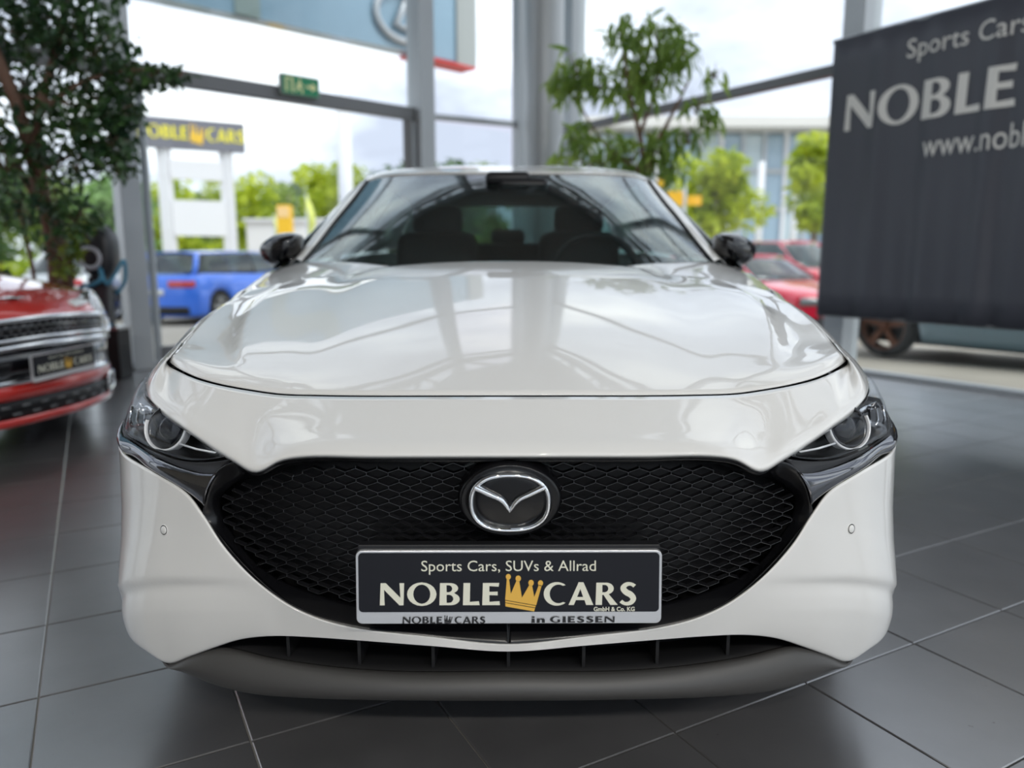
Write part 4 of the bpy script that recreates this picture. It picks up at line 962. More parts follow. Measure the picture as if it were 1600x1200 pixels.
gen_car('dark_car', 'blue grey car with dark orange-accented wheels seen under the banner', (4.62, 9.95, GZ(8)), heading(-.55, .835), mat('blue grey car paint', (.16, .25, .31), .3, coat=1), L=4.6, Wd=1.84, Hh=1.6, bonnet=1.0, rad=.35, rim=mat('copper tinted alloy', (.13, .06, .04), .35, metal=.8), rr_=.76, overhang=.80)

# leaf helpers
def leaf_shape(l, w, fold=.18, seg=3):
    ts = np.linspace(0, 1, seg + 1); v = []; f = []
    for t in ts:
        ww_ = w * math.sin(math.pi * min(.97, max(.03, t)) ** .8) ; d = -.25 * l * t * t
        v += [(-ww_ / 2, l * t, d + fold * ww_), (0, l * t, d), (ww_ / 2, l * t, d + fold * ww_)]
    for k in range(seg):
        for j in range(2): a = k * 3 + j; f.append((a, a + 1, a + 4, a + 3))
    return np.array(v), f
def rand_rot(n, droop=0.):
    z = rng.uniform(-1, 1, n); a = rng.uniform(0, 2 * math.pi, n); el = np.clip(rng.normal(-droop, .5, n), -1.4, 1.4); roll = rng.normal(0, .7, n)
    out = []
    for i in range(n):
        out.append(Matrix.Rotation(a[i], 3, 'Z') @ Matrix.Rotation(el[i], 3, 'X') @ Matrix.Rotation(roll[i], 3, 'Y'))
    return out
def leaf_mass(pts, rots, lv, lf, scale=(.75, 1.25)):
    R = np.array([[list(r_) for r_ in m] for m in rots]); s = rng.uniform(*scale, len(pts))
    V = np.einsum('nij,kj->nki', R, lv) * s[:, None, None] + np.array(pts)[:, None]
    n, k, _ = V.shape; F = [tuple(np.array(q) + i * k) for i in range(n) for q in lf]
    return V.reshape(-1, 3), F
def leafmat(name, c1, c2, rough=.45, trans=.35):
    if name in MATS: return MATS[name]
    m = bpy.data.materials.new(name); m.use_nodes = True; nt = m.node_tree; nt.nodes.clear()
    o = nt.nodes.new('ShaderNodeOutputMaterial'); p = nt.nodes.new('ShaderNodeBsdfPrincipled'); t = nt.nodes.new('ShaderNodeBsdfTranslucent'); mx_ = nt.nodes.new('ShaderNodeMixShader'); mx_.inputs[0].default_value = trans
    tc = nt.nodes.new('ShaderNodeTexCoord'); n = nt.nodes.new('ShaderNodeTexNoise'); n.inputs['Scale'].default_value = 1.0 if 'far' in name else 6; n.inputs['Detail'].default_value = 4
    r = nt.nodes.new('ShaderNodeValToRGB'); r.color_ramp.elements[0].color = (*c1, 1); r.color_ramp.elements[1].color = (*c2, 1); r.color_ramp.elements[0].position = .35; r.color_ramp.elements[1].position = .68
    p.inputs['Roughness'].default_value = rough
    nt.links.new(tc.outputs['Object'], n.inputs['Vector']); nt.links.new(n.outputs['Fac'], r.inputs['Fac']); nt.links.new(r.outputs['Color'], p.inputs['Base Color']); nt.links.new(r.outputs['Color'], t.inputs['Color'])
    nt.links.new(p.outputs[0], mx_.inputs[1]); nt.links.new(t.outputs[0], mx_.inputs[2]); nt.links.new(mx_.outputs[0], o.inputs[0]); MATS[name] = m
    return m
M_BARK = mat('brown bark', (.17, .105, .075), .85, bump=(40, .5, .01)); M_BARKF = mat('grey bark', (.20, .17, .14), .9)
def blob_pts(c, r, n, squash=.85):
    d = rng.normal(size=(n, 3)); d /= np.linalg.norm(d, axis=1)[:, None]; q = rng.uniform(.25, 1, n) ** .6
    return np.array(c) + d * q[:, None] * r * np.array([1, 1, squash])

def indoor_tree(name, label, base, trunks, blobs, lv, lf, m, pot_r, droop, group=None, extra=None):
    root = empty(name, base, 0, label, 'tree')
    b = np.array(base)
    v, f = lathe([(.0, .0), (pot_r * .8, .0), (pot_r, .02), (pot_r * 1.05, .50), (pot_r * 1.0, .52), (pot_r * .92, .50), (pot_r * .90, .42), (.0, .42)], 32, 'z', base)
    mk('planter', v, f, mat('anthracite planter', (.05, .05, .055), .5), root, True)
    for path, r0, r1 in trunks:
        P_ = chain([np.array(p) for p in path], 18); mk('trunk' if r0 > .025 else 'branch', *tube(P_, list(np.linspace(r0, r1, 18)), 9), M_BARK, root, True)
    pts = np.concatenate([blob_pts(c, r_, n) for c, r_, n in blobs]); rots = rand_rot(len(pts), droop)
    # twigs from branch ends into each leaf cluster
    tw = []
    for c, r_, n in blobs:
        for k in range(8):
            e_ = blob_pts(c, r_, 1)[0]; tw.append(tube([np.array(c) + np.array([0, 0, -r_ * .4]), lerp(np.array(c), e_, .5), e_], [.006, .004, .002], 5))
    mk('twigs', *join(tw), M_BARK, root, True)['kind'] = 'stuff'
    order = np.argsort(pts[:, 1]); big = order[:300]; rest = order[300:]
    lm = mesh('leaf', lv, lf); lm.materials.append(m)
    for i in big:
        o = link('leaf', lm, None, root); o.matrix_parent_inverse = Matrix.Translation(-Vector(base)); o.location = pts[i]; o.rotation_euler = rots[i].to_euler(); s = random.uniform(.8, 1.25); o.scale = (s, s, s)
    V, F = leaf_mass(pts[rest], [rots[i] for i in rest], lv, lf)
    o = mk('foliage', V, F, m, root, True); o['kind'] = 'stuff'
    return root
lv1, lf1 = leaf_shape(.070, .036); lv2, lf2 = leaf_shape(.16, .038, seg=4)
def bl(px, py, Y, rpx, n): return (at(px, py, Y), rpx * Y / FPX, int(n * .82))
tb = np.array([at(92, 470, 6.1)[0], 6.1, 0])
T_ = lambda px, py, Y=5.2: at(px, py, Y)
indoor_tree('ficus_tree', 'dark leafy indoor tree with brown trunks behind the red small car', tuple(tb),
    [([tb + (0, 0, .4), T_(92, 470, 6.0), T_(88, 400, 5.8), T_(78, 340, 5.6), T_(52, 245, 5.3), T_(24, 150, 5.1), T_(-10, 70, 5.0), T_(-30, -40)], .062, .03), ([tb + (.03, 0, .4), T_(108, 440, 5.95), T_(98, 380, 5.75), T_(70, 330, 5.6), T_(30, 260, 5.4), T_(-30, 190)], .05, .02), ([T_(78, 340, 5.6), T_(66, 270, 5.4), T_(62, 180), T_(90, 80), T_(110, -20)], .045, .018), ([tb + (-.05, 0, .4), T_(62, 460, 6.0), T_(50, 400, 5.85), T_(36, 340, 5.6)], .02, .01), ([T_(62, 180), T_(130, 130), T_(210, 110), T_(285, 118)], .02, .006), ([T_(66, 270), T_(130, 240), T_(185, 250)], .018, .006), ([T_(24, 150), T_(90, 160), T_(170, 170)], .02, .006)],
    [bl(20, 20, 5.0, 75, 420), bl(95, 30, 5.1, 70, 420), bl(150, 75, 5.2, 62, 380), bl(205, 118, 5.2, 38, 170), bl(255, 116, 5.2, 25, 70), bl(283, 112, 5.2, 18, 28), bl(180, 175, 5.2, 48, 280), bl(120, 160, 5.3, 70, 420), bl(50, 205, 5.2, 60, 240), bl(10, 250, 5.2, 55, 200), bl(120, 245, 5.1, 55, 260), bl(185, 250, 5.2, 36, 130), bl(165, 215, 5.1, 45, 220), bl(35, 115, 5.3, 55, 170), bl(-40, 110, 5.2, 90, 300), bl(-40, 10, 5.2, 90, 300), bl(90, -50, 5.2, 80, 300), bl(165, -20, 5.3, 40, 120), bl(90, 310, 5.2, 45, 120), bl(120, 330, 5.1, 40, 110), bl(30, 320, 5.2, 45, 70), bl(95, 365, 5.1, 45, 80), bl(0, 430, 5.4, 30, 40)],
    lv1, lf1, leafmat('dark ficus leaf', (.020, .055, .030), (.075, .16, .040), .35, .25), .16, .35)
# young yellowish shoots low on the same tree
ft_ = bpy.data.objects['ficus_tree']
for px, py, rp, n in ((126, 352, 24, 90), (112, 388, 20, 70), (104, 422, 18, 50), (146, 342, 12, 22)):
    c_, r_, n_ = bl(px, py, 5.6, rp, n); pts = blob_pts(c_, r_, n); V, F = leaf_mass(pts, rand_rot(n, .1), *leaf_shape(.055, .035)); o = mk('young_shoot', V, F, leafmat('yellow green leaf', (.10, .20, .02), (.34, .38, .05), .4, .4), ft_, True); o['kind'] = 'stuff'
    mk('branch', *tube([T_(95, 440, 5.75), at(px, py + rp * .8, 5.6), at(px, py, 5.6)], [.012, .008, .004], 6), M_BARK, ft_, True)
rb_ = np.array([at(1010, 300, 6.6)[0], 6.6, 0]); T6 = lambda px, py, Y=6.6: at(px, py, Y)
indoor_tree('weeping_tree', 'light green indoor tree with long drooping leaves behind the car roof', tuple(rb_),
    [([rb_ + (0, 0, .4), T6(1010, 330), T6(1008, 270), T6(1000, 210), T6(985, 150), T6(975, 80)], .034, .012), ([T6(1010, 300), T6(1020, 240), T6(1050, 180), T6(1080, 120)], .028, .008), ([T6(1008, 270), T6(950, 230), T6(900, 150)], .018, .006), ([T6(1000, 210), T6(1030, 120), T6(1040, 60)], .018, .006), ([T6(1008, 270), T6(940, 265), T6(890, 240)], .015, .005)],
    [bl(975, 45, 6.6, 32, 60), bl(1030, 50, 6.6, 42, 100), bl(1065, 75, 6.5, 38, 85), bl(1000, 85, 6.7, 45, 90), bl(900, 105, 6.6, 36, 75), bl(880, 135, 6.6, 30, 55), bl(935, 125, 6.6, 34, 60), bl(985, 135, 6.7, 42, 85), bl(1020, 120, 6.6, 38, 60), bl(1118, 115, 6.6, 18, 14), bl(1090, 165, 6.5, 30, 40), bl(1110, 185, 6.6, 22, 22), bl(905, 215, 6.6, 34, 70), bl(945, 240, 6.6, 45, 90), bl(990, 235, 6.7, 40, 75), bl(1030, 225, 6.6, 36, 60), bl(1045, 255, 6.6, 35, 50), bl(880, 255, 6.7, 25, 35), bl(1075, 215, 6.5, 24, 26), bl(1000, 280, 6.6, 40, 60)],
    lv2, lf2, leafmat('light ficus leaf', (.13, .24, .04), (.40, .54, .12), .4, .45), .24, .75)

# outdoor trees
def out_tree(name, label, c, h_, r, m, n=900, leaf=.30, blobs=9, group=None, trunk=True, flat=1.0, low=.45):
    x, y = c; z0 = GZ(y); root = empty(name, (x, y, z0), 0, label, 'tree', group)
    if trunk: mk('trunk', *tube([(0, 0, -.05), (.05, 0, h_ * .35), (-.04, 0, h_ * .75)], [.03 * h_, .022 * h_, .01 * h_], 8), M_BARKF, root)
    pts = []
    for k in range(blobs):
        a = rng.uniform(0, 2 * math.pi); q = rng.uniform(0, .62) * r; zz = rng.uniform(low, .86) * h_
        pts.append(blob_pts((q * math.cos(a), q * math.sin(a), zz), r * rng.uniform(.42, .6), n // blobs, .8 * flat))
    pts = np.concatenate(pts); lv, lf = leaf_shape(leaf, leaf * .6, seg=2)
    V, F = leaf_mass(pts, rand_rot(len(pts), .2), lv, lf); mk('crown', V, F, m, root)
    return root
MF1 = leafmat('far bright foliage', (.32, .43, .03), (.70, .76, .06), .6, .45); MF2 = leafmat('far olive foliage', (.16, .25, .05), (.40, .50, .13), .6, .4); MF3 = leafmat('far deep foliage', (.06, .12, .04), (.16, .26, .08), .6, .35); MF4 = leafmat('far mint foliage', (.18, .34, .10), (.42, .60, .22), .6, .45)
def hgt(py, Y): return at(0, py, Y)[2] - GZ(Y)
def tr(name, label, px, Y, ptop, rpx, m, **k): out_tree(name, label, (at(px, 300, Y)[0], Y), hgt(ptop, Y), rpx * Y / FPX, m, **k)
gL = 'trees beyond the forecourt'
FAR = [(215, 66, 275, 52, MF3, 'dusky tree far behind the left leg of the sign tower'), (300, 76, 272, 52, MF2, 'distant olive tree low behind the sign tower panels'), (352, 63, 266, 46, MF1, 'distant lime tree at the right leg of the sign tower'), (425, 78, 268, 50, MF2, 'distant olive tree between the sign tower and the flags'), (490, 65, 262, 48, MF3, 'distant dark tree behind the lemon flag'), (560, 76, 262, 46, MF2, 'distant olive tree right of the white mast'), (655, 72, 255, 50, MF2, 'distant olive tree at the broad grey post'), (745, 70, 258, 46, MF3, 'distant dark tree in the narrow glazed bay')]
for px, Y, pt, rp, m, lab in FAR + [(60, 36, 250, 95, MF2, 'olive tree outside beyond the ficus trunks'), (182, 31, 265, 80, MF4, 'pale mint green tree outside left of the door post'), (255, 38, 262, 70, MF1, 'yellow green tree behind the left leg of the sign tower'), (318, 52, 268, 62, MF2, 'olive tree seen through the gap in the sign tower'), (392, 44, 250, 62, MF1, 'round yellow green tree right of the sign tower'), (452, 58, 256, 66, MF2, 'olive tree behind the yellow flags'), (518, 46, 238, 62, MF1, 'bright yellow green tree beside the white mast'), (610, 44, 236, 60, MF3, 'dark green tree above the car roof left of the broad post'), (700, 46, 232, 50, MF3, 'dark green tree seen in the narrow glazed bay'), (770, 54, 240, 40, MF2, 'small olive tree beside the round column'), (-60, 22, 240, 110, MF3, 'deep green tree at the far edge outside')]:
    tr('roadside_tree', lab, px, Y, pt, rp, m, n=1700, leaf=.45, group=gL, low=.16, blobs=13)
tr('street_tree', 'bright lime tree with split crown in front of the glass building', 1120, 22, 205, 75, MF1, n=1500, leaf=.28, group='street trees')
tr('street_tree', 'lime green tree beside the edge of the banner', 1275, 22, 185, 55, MF1, n=1300, leaf=.28, group='street trees')
tr('street_tree', 'lime green street tree hidden behind the banner', 1420, 23, 180, 60, MF1, n=900, leaf=.28, group='street trees')
# low hedge line
for px, Y, rp, lab in ((318, 28, 55, 'low yellow green hedge at the foot of the sign tower'), (60, 20, 90, 'low yellow hedge behind the red small car'), (1180, 27, 60, 'low hedge in front of the glass building')):
    x = at(px, 400, Y)[0]; rt_ = empty('hedge', (x, Y, GZ(Y)), 0, lab, 'hedge'); pts = np.stack([rng.uniform(-1, 1, 900) * rp * Y / FPX, rng.uniform(-.5, .5, 900), rng.uniform(0, 1.25, 900)], 1); lv, lf = leaf_shape(.2, .13, seg=2)
    V, F = leaf_mass(pts, rand_rot(900), lv, lf); mk('foliage', V, F, MF1, rt_)['kind'] = 'stuff'

# sign tower
SY = 26; M_SIGNW = mat('white sign metal', (.78, .78, .80), .45); M_SIGNG = mat('grey sign board', (.16, .16, .19), .5); M_YEL = mat('yellow sign print', (.88, .78, .03), .5)
tw0 = at(264, 400, SY); tower = empty('sign_tower', (at(310, 400, SY)[0], SY, GZ(SY)), 0, 'white two-legged sign tower with yellow lettering on a grey board', 'sign')
sgn_d = np.array([.86, .51]); tc0 = at(310, 300, SY)
def sp_(px): # along the board
    k = (px - CX) / FPX / 1.02; return (k * tc0[1] - tc0[0]) / (sgn_d[0] - k * sgn_d[1])
def tp_(s, z, d=0): p = tc0[:2] + sgn_d * s + np.array([.51, -.86]) * d; return (p[0], p[1], z)
z_ = lambda py: at(310, py, SY)[2]
for px in (265, 360): mk('leg', *beam(tp_(sp_(px), GZ(SY)), tp_(sp_(px), z_(225)), .34, .34), M_SIGNW, tower, True, smooth=False)
def board(nm, p0, p1, y0, y1, m, d0=.0, d1=.16):
    s0, s1, z0, z1 = sp_(p0), sp_(p1), z_(y1), z_(y0); return mk(nm, *prism([(s0, z0), (s1, z0), (s1, z1), (s0, z1)], lambda x, z, k: tp_(x, z, lerp(d0, d1, k))), m, tower, True, smooth=False)
board('panel', 272, 352, 252, 282, M_SIGNW); board('panel', 272, 353, 314, 369, M_SIGNW)
bd = board('name_board', 214, 388, 189, 236, M_SIGNG, .0, .3)
fnt = lambda x, z: tp_(x, z, .32)
art('lettering', fit(serif('NOBLE'), sp_(223), sp_(302), z_(222), z_(201)), M_YEL, bd, fnt); art('lettering', fit(serif('CARS'), sp_(330), sp_(386), z_(222), z_(201)), M_YEL, bd, fnt); art('crown_print', fit(contours_mesh(crown_shapes()), sp_(305), sp_(328), z_(228), z_(197)), mat('orange yellow print', (.90, .55, .02), .5), bd, fnt)

# mast, flags, yellow pillar, white hoarding
p = at(541, 300, 20); o = mk('mast', *tube([(p[0], 20, GZ(20)), (p[0], 20, at(0, 150, 20)[2])], [.20, .17], 16), M_SIGNW); tag(o, 'tall white mast outside beyond the left door mirror', 'mast')
def flag(px, Y, y0, y1, wpx, lab, m):
    x = at(px, 0, Y)[0]; z0, z1 = at(0, y1, Y)[2], at(0, y0, Y)[2]; w = wpx * Y / FPX; r = empty('beach_flag', (x, Y, GZ(Y)), 0, lab, 'flag', 'feather flags')
    mk('flag_pole', *tube([(0, 0, 0), (0, 0, z1 - GZ(Y))], .03, 8), M_STEEL, r)
    n = 14; g = [[(w * math.sin(math.pi * min(.96, max(.04, t)) ** .7) * s, .05 * math.sin(6 * t + 3 * s), lerp(z0, z1, t) - GZ(Y)) for s in (0, .5, 1)] for t in np.linspace(0, 1, n)]
    panel('flag_cloth', np.array(g), m, r, .01, away=(0, 5, 2), world=False)
flag(412, 26, 335, 385, 11, 'pale yellow feather flag left of the orange pillar', mat('pale yellow cloth', (.75, .78, .30), .7)); flag(466, 24, 303, 368, 13, 'yellow feather flag between the orange pillar and the windscreen', mat('lemon cloth', (.80, .85, .22), .7))
pr0 = at(449, 400, 24); pr_ = empty('advertising_pillar', (pr0[0], 24, GZ(24)), 0, 'orange yellow advertising pillar outside above the left door mirror', 'pillar')
w_ = .20; mk('pillar_body', *boxv(-w_, w_, -.2, .2, 0, at(0, 321, 24)[2] - GZ(24)), mat('orange yellow panel', (.90, .52, .02), .5), pr_, smooth=False, bevel=.03); mk('pillar_cap', *boxv(-w_ * .9, w_ * .9, -.215, -.2, at(0, 340, 24)[2] - GZ(24), at(0, 324, 24)[2] - GZ(24)), mat('peach panel', (.92, .62, .28), .5), pr_, smooth=False)
x0, x1 = at(366, 0, 33)[0], at(560, 0, 33)[0]
hb = empty('low_building', ((x0 + x1) / 2, 33, GZ(33)), 0, 'long low white building beyond the forecourt', 'building'); hw_ = (x1 - x0) / 2; zt_ = at(0, 346, 33)[2] - GZ(33)
mk('wall', *boxv(-hw_, hw_, 0, 6, 0, zt_), mat('white render', (.82, .80, .80), .7), hb, smooth=False); mk('roof_edge', *boxv(-hw_ - .1, hw_ + .1, -.15, 6.1, zt_, zt_ + .12), M_SIGNW, hb, smooth=False)
for k in range(5): mk('window', *boxv(-hw_ + .5 + k * 1.05, -hw_ + 1.0 + k * 1.05, -.04, .02, .5, 1.5), M_STEELD, hb, smooth=False)

# big blue sign panel above the forecourt
M_SGB = mat('blue sign face', (.26, .41, .53), .18, coat=.5, vary=(.5, .14)); re_ = at(742, 103, 14.0); sd = np.array([.735, .678]); sn = np.array([.678, -.735])
def bp_(s, z, d=0): q = re_[:2] - sd * s + sn * d; return (q[0], q[1], z)
bz0 = re_[2]; bs = empty('fascia_sign', bp_(0, 0), 0, 'large blue sign panel with an L in an oval high outside', 'sign')
mk('sign_face', *prism([(.42, bz0), (11, bz0), (11, bz0 + 2.6), (.42, bz0 + 2.6)], lambda s, z, k: bp_(s, z, -.3 * k)), M_SGB, bs, True, smooth=False)
mk('sign_end', *prism([(0, bz0 - .04), (.42, bz0 - .04), (.42, bz0 + 2.64), (0, bz0 + 2.64)], lambda s, z, k: bp_(s, z, .05 - .5 * k)), mat('pale grey cladding', (.40, .43, .42), .5), bs, True, smooth=False)
mk('red_edge', *prism([(.02, bz0 - .075), (1.35, bz0 - .055), (1.35, bz0 - .02), (.02, bz0 - .04)], lambda s, z, k: bp_(s, z, .06 - .4 * k)), mat('red edge strip', (.75, .03, .03), .4), bs, True, smooth=False)
for s in (3.9, 7.2): mk('sign_joint', *prism([(s, bz0), (s + .36, bz0), (s + .36, bz0 + 2.6), (s, bz0 + 2.6)], lambda a, z, k: bp_(a, z, .03 - .1 * k)), mat('grey green strip', (.26, .34, .33), .4), bs, True, smooth=False)
lc, lz = 1.50, bz0 + .50; ov = [(.52 * math.cos(a), .38 * math.sin(a)) for a in np.linspace(0, 2 * math.pi, 41)[:-1]]
M_LOGO = mat('silver logo', (.52, .55, .58), .35, metal=.3)
lo = mk('logo_oval', *tube([bp_(lc - x * 1.0, lz + z, .05) for x, z in ov], .055, 6, closed=True), M_LOGO, bs, True)
mk('logo_stroke', *tube([bp_(lc - x, lz + z, .06) for x, z in ((.08, .33), (-.04, .08), (-.17, -.16), (.0, -.18), (.38, -.18))], [.05, .06, .06, .055, .04], 6), M_LOGO, lo)

# glass building and signs on the right
BY = 42; bx0, bx1 = at(930, 0, BY)[0], at(1420, 0, BY)[0]; bzt = at(0, 205, BY)[2] - GZ(BY)
gb = empty('glass_building', ((bx0 + bx1) / 2, BY, GZ(BY)), 0, 'large glass fronted building with a white roof edge behind the lime trees', 'building'); bw = (bx1 - bx0) / 2
mk('core', *boxv(-bw, bw, .6, 12, 0, bzt), mat('blue grey cladding', (.22, .30, .36), .6), gb, smooth=False)
mk('roof_slab', *boxv(-bw - 1, bw + 1, -1.6, 13, bzt, bzt + .5), mat('white roof edge', (.72, .70, .66), .6), gb, smooth=False)
MWa, MWb, MWc = mat('blue window glass', (.30, .42, .52), .12, coat=.5), mat('teal window glass', (.25, .48, .46), .12, coat=.5), mat('pale window glass', (.46, .56, .60), .15, coat=.5)
nx, nz = 14, 4
for i in range(nx):
    for j in range(nz):
        x_0 = -bw + 2 * bw * i / nx; x_1 = -bw + 2 * bw * (i + 1) / nx; z_0, z_1 = bzt * j / nz, bzt * (j + 1) / nz
        mk('window', *boxv(x_0 + .08, x_1 - .08, .30, .6, z_0 + .12, z_1 - .10), (MWb if j < 1 else random.choice((MWa, MWa, MWc))) if not (j < 2 and random.random() < .3) else MWc, gb, smooth=False)
for i in range(nx + 1):
    x_0 = -bw + 2 * bw * i / nx; mk('mullion', *boxv(x_0 - .09, x_0 + .09, .1, .62, 0, bzt), M_SIGNW if i % 3 == 0 else M_STEEL, gb, smooth=False)
for j in range(1, nz): mk('floor_band', *boxv(-bw, bw, .15, .62, bzt * j / nz - .14, bzt * j / nz + .10), mat('grey floor band', (.42, .45, .47), .6), gb, smooth=False)
def signpost(px, Y, rects, lab):
    x = at(px, 0, Y)[0]; r = empty('road_sign', (x, Y, GZ(Y)), 0, lab, 'sign'); top = max(at(0, q[2], Y)[2] for q in rects) + .1 - GZ(Y)
    mk('sign_post', *tube([(0, 0, 0), (0, 0, top)], .05, 8), M_STEEL, r)
    for q in rects:
        mk('sign_plate', *boxv(at(q[0], 0, Y)[0] * 1.0 - x + 0, at(q[1], 0, Y)[0] - x, -.08, -.05, at(0, q[3], Y)[2] - GZ(Y), at(0, q[2], Y)[2] - GZ(Y)), mat('orange yellow panel', (.90, .52, .02), .5), r, smooth=False)
signpost(1081, 18, [(1050, 1078, 299, 322), (1085, 1108, 306, 321)], 'two orange yellow plates on a post beside the windscreen pillar')
signpost(1046, 24, [(1036, 1052, 278, 294)], 'small orange plate high beside the weeping tree')
for px in (1150, 1205, 1262):
    p = at(px, 0, 30); o = mk('lamp_post', *tube([(p[0], 30, GZ(30)), (p[0], 30, GZ(30) + 5)], .12, 10), M_SIGNW); tag(o, {1150: 'white post outside between the mirror and the lime tree', 1205: 'white post outside above the red cars', 1262: 'white post outside at the edge of the banner'}[px], 'post', 'white posts outside')

# ================================================================== INSIDE THINGS
# banner on a frame
BO = at(1290, 300, 6.3)[:2]; BD = np.array([.515, -.857]); BN = np.array([-.857, -.515]); BW_, BZ0, BZ1 = 3.3, at(1274, 491, 6.3)[2], at(1304, 64, 6.3)[2]
def bw_(u): return .012 * math.sin(u * 17 + .8 * math.sin(u * 5)) + .008 * math.sin(u * 31 + 1) + .006 * math.sin(u * 7)
def bpt(u, z, d=0):
    t = (z - BZ0) / (BZ1 - BZ0); k = bw_(u) * (1.15 - .75 * t); q = BO + BD * u + BN * (k + d); return (q[0], q[1], z)
bn = empty('banner', (*BO, 0), 0, 'dark grey fabric banner with white lettering hanging at the glass wall', 'banner')
us = np.linspace(0, BW_, 150); zs = np.linspace(BZ0, BZ1, 12)
M_BAN = mat('dark grey banner cloth', (.072, .077, .097), .5, spec=.5)
panel('cloth', np.array([[bpt(u, z) for u in us] for z in zs]), M_BAN, bn, .004, away=(BO[0] - BN[0] * 3 + 1, BO[1] - BN[1] * 3, 1.5))
mk('top_bar', *tube([bpt(-.02, BZ1, -.02), bpt(BW_, BZ1, -.02)], .018, 10), M_STEEL, bn, True)
mk('bottom_bar', *tube([bpt(-.02, BZ0, -.02), bpt(BW_, BZ0, -.02)], .012, 10), M_STEELD, bn, True)
for u in (.01, BW_ - .02): mk('side_pole', *tube([bpt(u, 0, -.05), bpt(u, BZ1, -.05)], .016, 10), M_STEELD, bn, True)
for u in (.02, BW_ - .05): mk('foot', *beam(tuple(np.array(bpt(u, .01, -.05)) + np.array([*(BN * .10), 0])), tuple(np.array(bpt(u, .01, -.05)) - np.array([*(BN * .06), 0])), .05, .02), M_STEELD, bn, True, smooth=False)
def ray_b(px, py):
    v = (600 - py) / FPX; f_ = CP + v * SP; k = (px - CX) / FPX / f_; u = (k * BO[1] - BO[0]) / (BD[0] - k * BD[1]); Y = BO[1] + BD[1] * u
    return u, at(px, py, Y)[2]
M_BL = mat('pale grey print', (.80, .79, .76), .6); bf = lambda x, z: bpt(x, z, .008)
u0, z0 = ray_b(1321, 207); _, z1 = ray_b(1325, 148); u5, _ = ray_b(1556, 150)
sN = serif('NOBLE'); kx = (z1 - z0) * 1.0
def dense(vf, n=2):
    """cut large faces so the print follows the folds"""
    me = mesh('t', [(x, y, 0) for x, y in vf[0]], vf[1], False); bm = bmesh.new(); bm.from_mesh(me)
    bmesh.ops.triangulate(bm, faces=bm.faces[:])
    for _ in range(n):
        es = [e_ for e_ in bm.edges if e_.calc_length() > .06]
        if es: bmesh.ops.subdivide_edges(bm, edges=es, cuts=1)
    bmesh.ops.triangulate(bm, faces=bm.faces[:])
    bm.verts.index_update(); v = np.array([(q.co.x, q.co.y) for q in bm.verts]); f = [tuple(q.index for q in g.verts) for g in bm.faces]; bm.free(); bpy.data.meshes.remove(me)
    return v, f
wN = (u5 - u0) * 4.58 / 3.85 if False else None
uB, _ = ray_b(1442, 170)                      # left side of the B: sets the letter pitch
kN = (uB - u0) / (.97 + .09 + 1.16 + .09)
def ban(vf, x0, k, y0, y1): v, f = vf; v = v.copy(); a = v[:, 0].min(); c_, d2 = v[:, 1].min(), v[:, 1].max(); v[:, 0] = x0 + (v[:, 0] - a) * k; v[:, 1] = y0 + (v[:, 1] - c_) * (y1 - y0) / (d2 - c_); return dense((v, f), 3)
art('lettering', ban(serif('NOBLE'), u0, kN, z0, z1), M_BL, bn, bf, True)
uC = u0 + kN * 4.95
art('crown_print', ban(contours_mesh(crown_shapes()), uC, kN * 1.25, z0 - .06, z1 + .08), M_GOLD, bn, bf, True)
art('lettering', ban(serif('CARS'), uC + kN * 1.75, kN, z0, z1), M_BL, bn, bf, True)
uS, zS0 = ray_b(1419, 92); _, zS1 = ray_b(1419, 62); uE, _ = ray_b(1598, 40)
ss_ = sans('Sports Cars, SUVs & Allrad'); part_ = sans('Sports Car'); kS = (uE - uS) / (part_[0][:, 0].max() - part_[0][:, 0].min())
art('lettering', ban(ss_, uS, kS, zS0 - .035, zS1), M_BL, bn, bf, True)
uw, zw0 = ray_b(1443, 246); _, zw1 = ray_b(1443, 215); uwe, _ = ray_b(1598, 210); ww_s = sans('www.nob'); kW = (uwe - uw) / (ww_s[0][:, 0].max() - ww_s[0][:, 0].min())
art('lettering', ban(sans('www.noblecars.de'), uw, kW, zw0, zw1 + .02), M_BL, bn, bf, True)

# exit sign on the rail
def on_left(px):
    k = (px - CX) / FPX / 1.05; d = (P1 - P0) / np.linalg.norm(P1 - P0); t = (k * P0[1] - P0[0]) / (d[0] - k * d[1]); return P0 + d * t, d
q, d = on_left(461); nin = np.array([d[1], -d[0]])
def ex(u, z, o_=0): p = q + d * u + nin * (.12 + o_); return (p[0], p[1], z)
ez0 = at(461, 154, q[1])[2]; ez1 = at(461, 122, q[1])[2]; eu = .20
es = mk('exit_sign', *prism(rrect(-eu, eu, ez0, ez1, .008), lambda u, z, k: ex(u, z, -.06 * k)), mat('grey sign case', (.30, .36, .33), .5)); tag(es, 'green emergency exit sign with running figure on the door rail', 'sign')
hz = ez1 - ez0
def exart(nm, conts, m, o_=.006): return mk(nm, *(lambda vf: ([ex((x - .5) * 2 * eu, ez0 + y * hz, o_) for x, y in vf[0]], vf[1]))(contours_mesh(conts)), m, es, smooth=False)
exart('green_field', [[(.03, .07), (.97, .07), (.97, .93), (.03, .93)]], mat('green sign face', (.005, .28, .12), .4), .003)
M_LIME = mat('pale lime print', (.95, .95, .50), .5)
exart('door_symbol', [[(.10, .15), (.30, .15), (.30, .85), (.10, .85)], [(.15, .15), (.25, .15), (.25, .78), (.15, .78)]], M_LIME)
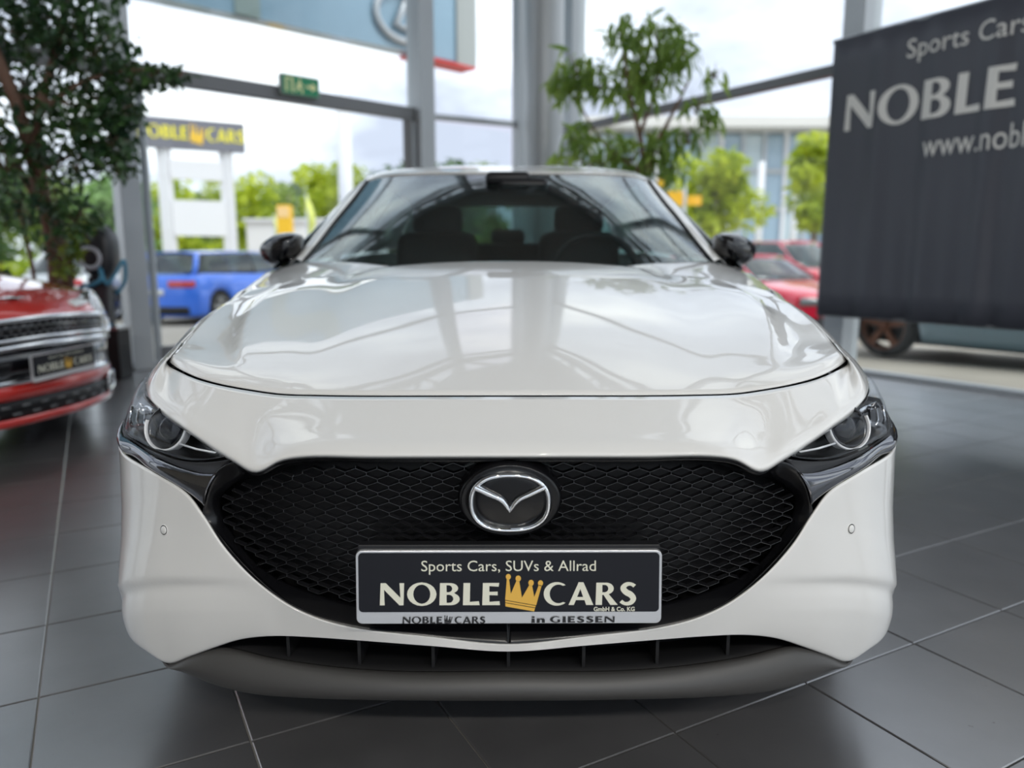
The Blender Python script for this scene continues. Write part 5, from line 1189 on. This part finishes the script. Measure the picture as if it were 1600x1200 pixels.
exart('running_figure', [ell(.47, .76, .035, .08)[:-1], [(.42, .62), (.50, .66), (.58, .52), (.56, .48), (.50, .56), (.49, .44), (.56, .30), (.54, .14), (.51, .14), (.51, .28), (.44, .38), (.41, .24), (.34, .22), (.34, .28), (.38, .30), (.42, .52), (.38, .46), (.36, .50)]], M_LIME)
exart('arrow', [[(.64, .44), (.78, .44), (.78, .28), (.92, .50), (.78, .74), (.78, .57), (.64, .57)]], M_LIME)

# charging post with blue cable
cb = at(160, 585, 6.15); cb = np.array([at(158, 400, 6.15)[0], 6.15, 0.]); cp = empty('charging_post', tuple(cb), 0, 'black charging post with round light ring and blue cable', 'charger')
mk('base_box', *boxv(-.02, .14, -.10, .10, 0, .40), M_SATIN, cp, smooth=False, bevel=.008); mk('base_lid', *boxv(-.03, .15, -.11, .11, .40, .425), M_ALU, cp, smooth=False, bevel=.004)
mk('column', *boxv(-.09, .06, -.05, .05, 0, .82), mat('charcoal steel', (.035, .037, .042), .45), cp, smooth=False, bevel=.01)
v = []; hc = at(158, 393, 6.15)[2]
for k, (r, y) in enumerate(((0, -.115), (.6, -.112), (.92, -.095), (1, -.06), (1, .05), (.9, .07), (0, .07))):
    for a in np.linspace(0, 2 * math.pi, 37)[:-1]: x, z = sup(a, .125, .205, 2.6); v.append((x * r + .01 - .02 * (z > 0) * 0, y, hc + z * r))
mk('charger_head', v, gridfaces(7, 36, True), mat('charcoal shell', (.03, .031, .036), .35), cp, away=(0, 0, hc))
zr_ = at(0, 403, 6.15)[2]; vv, ff = lathe([(.060, -.112), (.064, -.122), (.088, -.122), (.093, -.110)], 36, 'y', (-.02, 0, zr_)); mk('light_ring', vv, ff, mat('pale grey ring', (.60, .62, .68), .4), cp)
vv, ff = lathe([(.0, -.090), (.058, -.10), (.060, -.115)], 30, 'y', (-.02, 0, zr_)); mk('socket', vv, ff, M_BLACK, cp)
vv, ff = lathe([(.0, -.112), (.017, -.112), (.018, -.10)], 20, 'y', (-.01, 0, at(0, 378, 6.15)[2])); mk('status_light', vv, ff, mat('pale grey ring', (.60, .62, .68), .4), cp)
M_CAB = mat('blue cable', (.06, .27, .42), .45)
mk('cable', *tube(chain([(.04, -.10, zr_ - .07), (.06, -.13, zr_ - .16), (-.02, -.14, zr_ - .21), (-.10, -.12, zr_ - .22), (-.12, -.10, zr_ - .30), (-.03, -.12, .62), (.05, -.13, .50), (.08, -.08, .42)], 40), .016, 8), M_CAB, cp)
mk('cable_loop', *tube(chain([(.05, -.10, zr_ - .08), (.10, -.12, zr_ - .20), (.15, -.08, zr_ - .12), (.20, -.04, zr_ - .02), (.17, .0, zr_ - .20), (.10, .0, zr_ - .28)], 30), .014, 8), M_CAB, cp)
